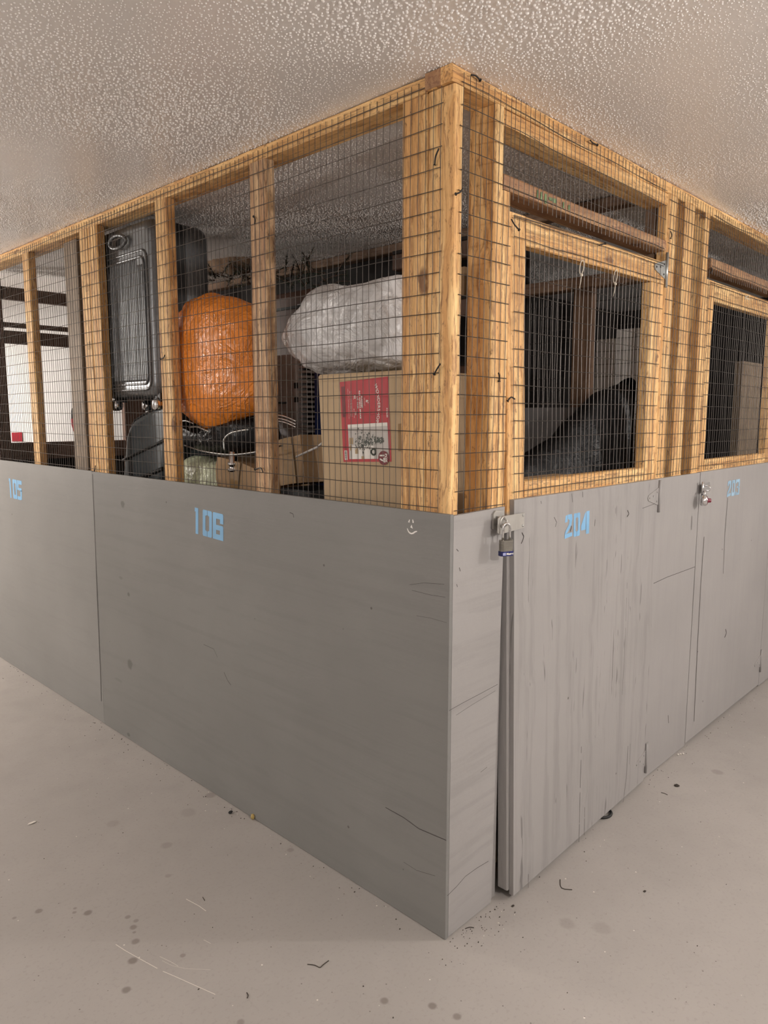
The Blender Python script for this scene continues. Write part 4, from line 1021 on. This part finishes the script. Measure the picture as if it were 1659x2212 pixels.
# folded umbrella by the weathered post
u0, u1, u2 = onx(160, 882, .14), onx(163, 905, .14), onx(168, 935, .14); ub = onx(173, 1004, .14)
UB = thing('umbrella', (ub.x, ub.y, ub.z-.3), 'narrow red folded umbrella with dark grey end leaning by the weathered post', 'umbrella')
mb = MB(); mb.tube([u0, u0.lerp(u1, .3), u1], [.012, .017, .021], 12); build('handle', mb, 'tote', UB)
mb = MB(); mb.tube([u1, u1.lerp(u2, .4), u2], [.022, .024, .018], 12); build('canopy', mb, 'redcloth', UB)
dn = (ub-u2).normalized(); foot = u2+dn*((u2.z-.004)/-dn.z)
mb = MB(); mb.tube([u2, ub, foot], [.015, .010, .006], 10); build('shaft', mb, 'whiteplastic', UB)

# ------------------------------------------------------------------ stored things behind door 204
def floor_bag(name, label, px, xc, front, back, mat, seed, N=(-.86, -.5, 0)):
    Nn = Vector(N).normalized()
    def at(u, v): 
        d = ray(u, v); c0 = ony(px_c[0], px_c[1], xc); return CAM+d*((c0-CAM).dot(Nn)/d.dot(Nn))
    px_c = px[0]; mb = MB(); o = [at(u, v) for u, v in px[1]]
    pillow(mb, o, Nn, front, back, p=3.2, q=2, amp=.008, fs=8, seed=seed, crease=.016, cs=6)
    lo = min(q.z for q in mb.v); top = max(q.z for q in mb.v)
    for q in mb.v: q.z = max(q.z, 0.003); q.y = max(q.y, .10); q.x = min(q.x, 1.26)
    c = ony(*px_c, xc)
    return tag(build(name, mb, mat, None, (c.x, c.y, 0)), label, 'bag')
floor_bag('garbage_bag', 'large black garbage bag filling the space behind the 204 door mesh',
    ((1262, 950), ((1112, 1006), (1150, 972), (1190, 946), (1228, 912), (1262, 876), (1296, 846), (1340, 828), (1388, 820), (1405, 850), (1412, 950), (1408, 1200), (1380, 1500), (1330, 1690), (1180, 1760), (1100, 1700), (1080, 1300), (1085, 1100))), .22, .08, .12, 'bagblack', 31.0, (-.35, -.94, 0))
c4 = ony(1190, 1030, .20)
mb = MB(); rings = [[(.50+i, .108+i, z), (.80-i, .108+i, z), (.80-i, .17-i, z), (.50+i, .17-i, z)] for z, i in ((.003, .004), (.01, 0), (1.268, 0), (1.275, .005))]
mb.loft(rings); tag(build('carton', mb, 'card2', None, (.65, .14, 0)), 'flat brown carton standing low behind the 204 door mesh', 'box')
# pale boards in the next locker
for k, (x, y0, y1, z0, z1) in enumerate(((1.95, .42, .47, 1.40, 1.72), (1.95, .22, .37, 1.40, 1.74))): pass
p0, p1 = onx(1290, 690, 1.95), onx(1322, 895, 1.95)
mb = MB(); mb.box(1.95, 1.99, p1.y, p0.y, .003, p0.z-.10); tag(build('wrapped_board', mb, 'wrap', None, (1.97, (p0.y+p1.y)/2, 0)), 'narrow pale wrapped board glimpsed through the back of the 204 locker', 'board')
p0, p1 = onx(1334, 712, 1.95), onx(1392, 880, 1.95)
mb = MB(); mb.box(1.95, 1.99, p1.y, p0.y, .003, p0.z); tag(build('wrapped_board', mb, 'wrap', None, (1.97, (p0.y+p1.y)/2, 0)), 'wide pale wrapped board glimpsed at right through the 204 locker', 'board')
p0 = ony(1606, 780, .36); p1 = ony(1636, 955, .36)
mb = MB(); stud(mb, p0.x, p1.x, .36, .41, 0, p0.z, 'z'); tag(build('timber_post', mb, 'wood_grey', None, ((p0.x+p1.x)/2, .38, 0)), 'dull grey timber post standing inside behind the 203 door mesh', 'post')

# ------------------------------------------------------------------ things on the floor
def seed_(u, v, r, name, label, mat, sq=(1, .6, .3), cat='debris'):
    p = onz(u, v, 0); mb = MB(); mb.sphere((p.x, p.y, r*sq[2]), r, 0, 12, sq)
    for q in mb.v: q += noise.noise_vector(q*300)*r*.18
    for q in mb.v: q.z = max(q.z, .0004)
    tag(build(name, mb, mat, None, (p.x, p.y, 0)), label, cat)
seed_(1462, 1698, .011, 'bottle_cap', 'flat dark oval cap on the floor near the bottom of the middle panel', 'debris', (1, 1, .25))
seed_(498, 1757, .010, 'bark_chip', 'black bark chip on the floor near the 106 panel foot', 'rubber', (1, .6, .5))
seed_(546, 1770, .009, 'dry_leaf', 'curled straw coloured leaf on the floor against the 106 panel', 'straw', (.8, .8, 1.2))
seed_(70, 1778, .012, 'paper_scrap', 'small white paper scrap on the floor at left', 'chip', (1.4, .5, .15))
seed_(1108, 1958, .006, 'grit_crumb', 'dark crumb on the floor just in front of the 204 door foot', 'debris')
seed_(1393, 1926, .006, 'grit_crumb', 'dark crumb on the open floor right of the 204 door', 'debris')
def twig(pts, label, r=.0012):
    mb = MB(); P = [onz(u, v, r) for u, v in pts]; mb.tube(crom(P, 3, False), r, 6); tag(build('twig', mb, 'debris', None, (P[0].x, P[0].y, 0)), label, 'twig')
twig([(664, 2083), (680, 2085), (691, 2090), (698, 2084), (710, 2075)], 'thin bent twig on the floor in the foreground centre')
twig([(533, 2144), (536, 2150), (534, 2156)], 'short dark twig on the foreground floor left of centre')
twig([(1210, 1900), (1213, 1918), (1236, 1922)], 'fine crooked thread on the floor in front of the 204 door')
twig([(1005, 2006), (1014, 2003), (1024, 2004)], 'short twig on the floor by the corner of the fence')
twig([(1428, 1712), (1436, 1714), (1442, 1717)], 'stubby twig on the floor below the middle panel')
twig([(438, 1938), (442, 1945)], 'tiny twig on the floor left of the white scratch')
# scratches on the floor paint and sweepings along the boards
mb = MB()
def fs_(pts, w):
    P = [onz(u, v, .0005) for u, v in pts]
    for a, b in zip(P, P[1:]):
        d = (b-a).normalized(); s = Vector((-d.y, d.x, 0))*w*.5; mb.add([a+s, b+s, b-s, a-s], [(0, 1, 2, 3)])
fs_([(250, 2040), (270, 2053), (300, 2070), (340, 2092)], .0016); fs_([(352, 2098), (380, 2110), (420, 2128), (465, 2148)], .0016); fs_([(402, 1942), (430, 1957), (445, 1968)], .0018)
fs_([(345, 2066), (370, 2078), (385, 2087)], .0008); fs_([(350, 2075), (372, 2086), (400, 2092), (455, 2095)], .0006); fs_([(440, 2030), (455, 2038)], .001)
o = build('floor_scratch', mb, 'chip'); tag(o, 'pale curved scratch marks in the foreground floor paint', 'scratch', kind='stuff')
mb = MB(); R = random.Random(5)
for k in range(420):
    if k < 230:
        if R.random() < .6: x, y = -abs(R.gauss(0, .05))-.004, R.uniform(0, 3.3)
        else: x, y = R.uniform(.02, 2.7), -abs(R.gauss(0, .05))-.004
    elif k < 290: x, y = R.gauss(.12, .09), -abs(R.gauss(.03, .04))-.004
    else: x, y = R.uniform(-1.2, 2.2), R.uniform(-1.3, 2.4)
    if x > -.006 and y > -.006: continue
    if y > -.07 and .25 < x < 1.25 and R.random() < .8: continue
    r = R.uniform(.0008, .0026); c = Vector((x, y, 0)); a = R.uniform(0, 6.3)
    m_ = 0 if R.random() < .78 else 1
    rg = [[c+Vector((r*(1+.4*math.cos(q*2+a))*math.cos(q), r*.7*math.sin(q), 0)) for q in [2*math.pi*i/6 for i in range(6)]]]
    rg.append([c+(p-c)*.6+Vector((0, 0, r*.8)) for p in rg[0]]); mb.loft(rg, m_)
o = build('floor_grit', mb, ['debris', 'chip']); tag(o, 'scattered grit and crumbs swept along the foot of the boards', 'debris', kind='stuff')
p = onz(1303, 1757, .005)
mb = MB(); e = p+Vector((.05, .03, 0)); mb.tube([p+Vector((-.02+.0, .025, 0))] + [p+Vector((.035*math.cos(t), .028*math.sin(t), .002)) for t in [math.pi+math.pi*k/9 for k in range(10)]] + [p+Vector((.034, .03, 0))], .005, 8)
tag(build('rubber_loop', mb, 'rubber', None, (p.x, p.y, 0)), 'black rubber loop peeking out under the 204 door', 'loop')
mb = MB(); p = onz(1463, 1631, .0)
for k in range(3): mb.sphere(p+Vector((.012*k, -.006*k-.004, .004)), .004, 0, 10)
tag(build('foam_bead', mb, 'chip', None, tuple(p)), 'white foam beads on the floor at the foot of the middle panel', 'bead')

# ------------------------------------------------------------------ families of like things
GROUPS = {'wire_mesh_fence': 'timber and wire fences of the lockers', 'locker_door': 'grey doors of the lockers', 'parcel': 'brown parcels behind the left mesh',
          'twig': 'twigs and threads on the floor', 'grit_crumb': 'dark crumbs on the floor', 'wrapped_board': 'pale boards behind the 204 locker', 'carton': 'cardboard cartons in the lockers'}
for o in bpy.data.objects:
    k = o.name.split('.')[0]
    if o.parent is None and k in GROUPS and 'label' in o: o['group'] = GROUPS[k]
# ------------------------------------------------------------------ light
def lamp(name, loc, power, radius, col=(1, .93, .87)):
    l = bpy.data.lights.new(name, 'POINT'); l.energy = power; l.shadow_soft_size = radius; l.color = col
    o = bpy.data.objects.new(name, l); COL.objects.link(o); o.location = loc; return o
def tubes(name, loc, power, sx, sy, col=(1, .93, .87)):
    l = bpy.data.lights.new(name, 'AREA'); l.shape = 'RECTANGLE'; l.size = sx; l.size_y = sy; l.energy = power; l.color = col
    o = bpy.data.objects.new(name, l); COL.objects.link(o); o.location = loc; return o
WARM = (1, .95, .905)
for loc, pw, rad, c in (((-.32, -2.25, 1.94), 90, .02, WARM), ((2.1, -2.15, 1.94), 94, .03, WARM), ((-1.6, 4.95, 2.22), 60, .07, (1, .93, .86)), ((-1.1, 4.4, 1.7), 88, .06, (1, .92, .84)),  # last one added to brighten the far left panel and floor
        ((-4.0, -3.5, 1.9), 62, .1, WARM), ((4.8, -3.6, 1.9), 82, .1, WARM), ((-4.4, 2.5, 1.9), 155, .1, WARM)):  # front pair added for ambient fill, last one lights the left fence
    lamp('unseen_light', loc, pw, rad, c)
l = bpy.data.lights.new('added_spot', 'SPOT'); l.energy = 400; l.spot_size = math.radians(56); l.spot_blend = 1.0; l.shadow_soft_size = .06; l.color = (1, .93, .86)  # added spot with no fixture, brightens the white wall at far left
o = bpy.data.objects.new('added_spot', l); COL.objects.link(o); o.location = (-1.2, 3.3, 1.6)
o.rotation_euler = (Vector((.45, 4.25, 1.45))-o.location).to_track_quat('-Z', 'Y').to_euler()
wd = bpy.data.worlds.new('world'); S.world = wd; wd.use_nodes = True
wd.node_tree.nodes['Background'].inputs[0].default_value = (.9, .95, 1, 1); wd.node_tree.nodes['Background'].inputs[1].default_value = .05
S.view_settings.view_transform = 'Standard'; S.view_settings.look = 'None'; S.view_settings.gamma = 1
S.view_settings.use_curve_mapping = False; S.view_settings.exposure = -0.10
cy_ = S.cycles if hasattr(S, 'cycles') else None
if cy_:
    cy_.use_adaptive_sampling = True; cy_.adaptive_threshold = .04; cy_.adaptive_min_samples = 16
    cy_.max_bounces = 6; cy_.diffuse_bounces = 4; cy_.glossy_bounces = 3; cy_.transmission_bounces = 3
    cy_.caustics_reflective = False; cy_.caustics_refractive = False
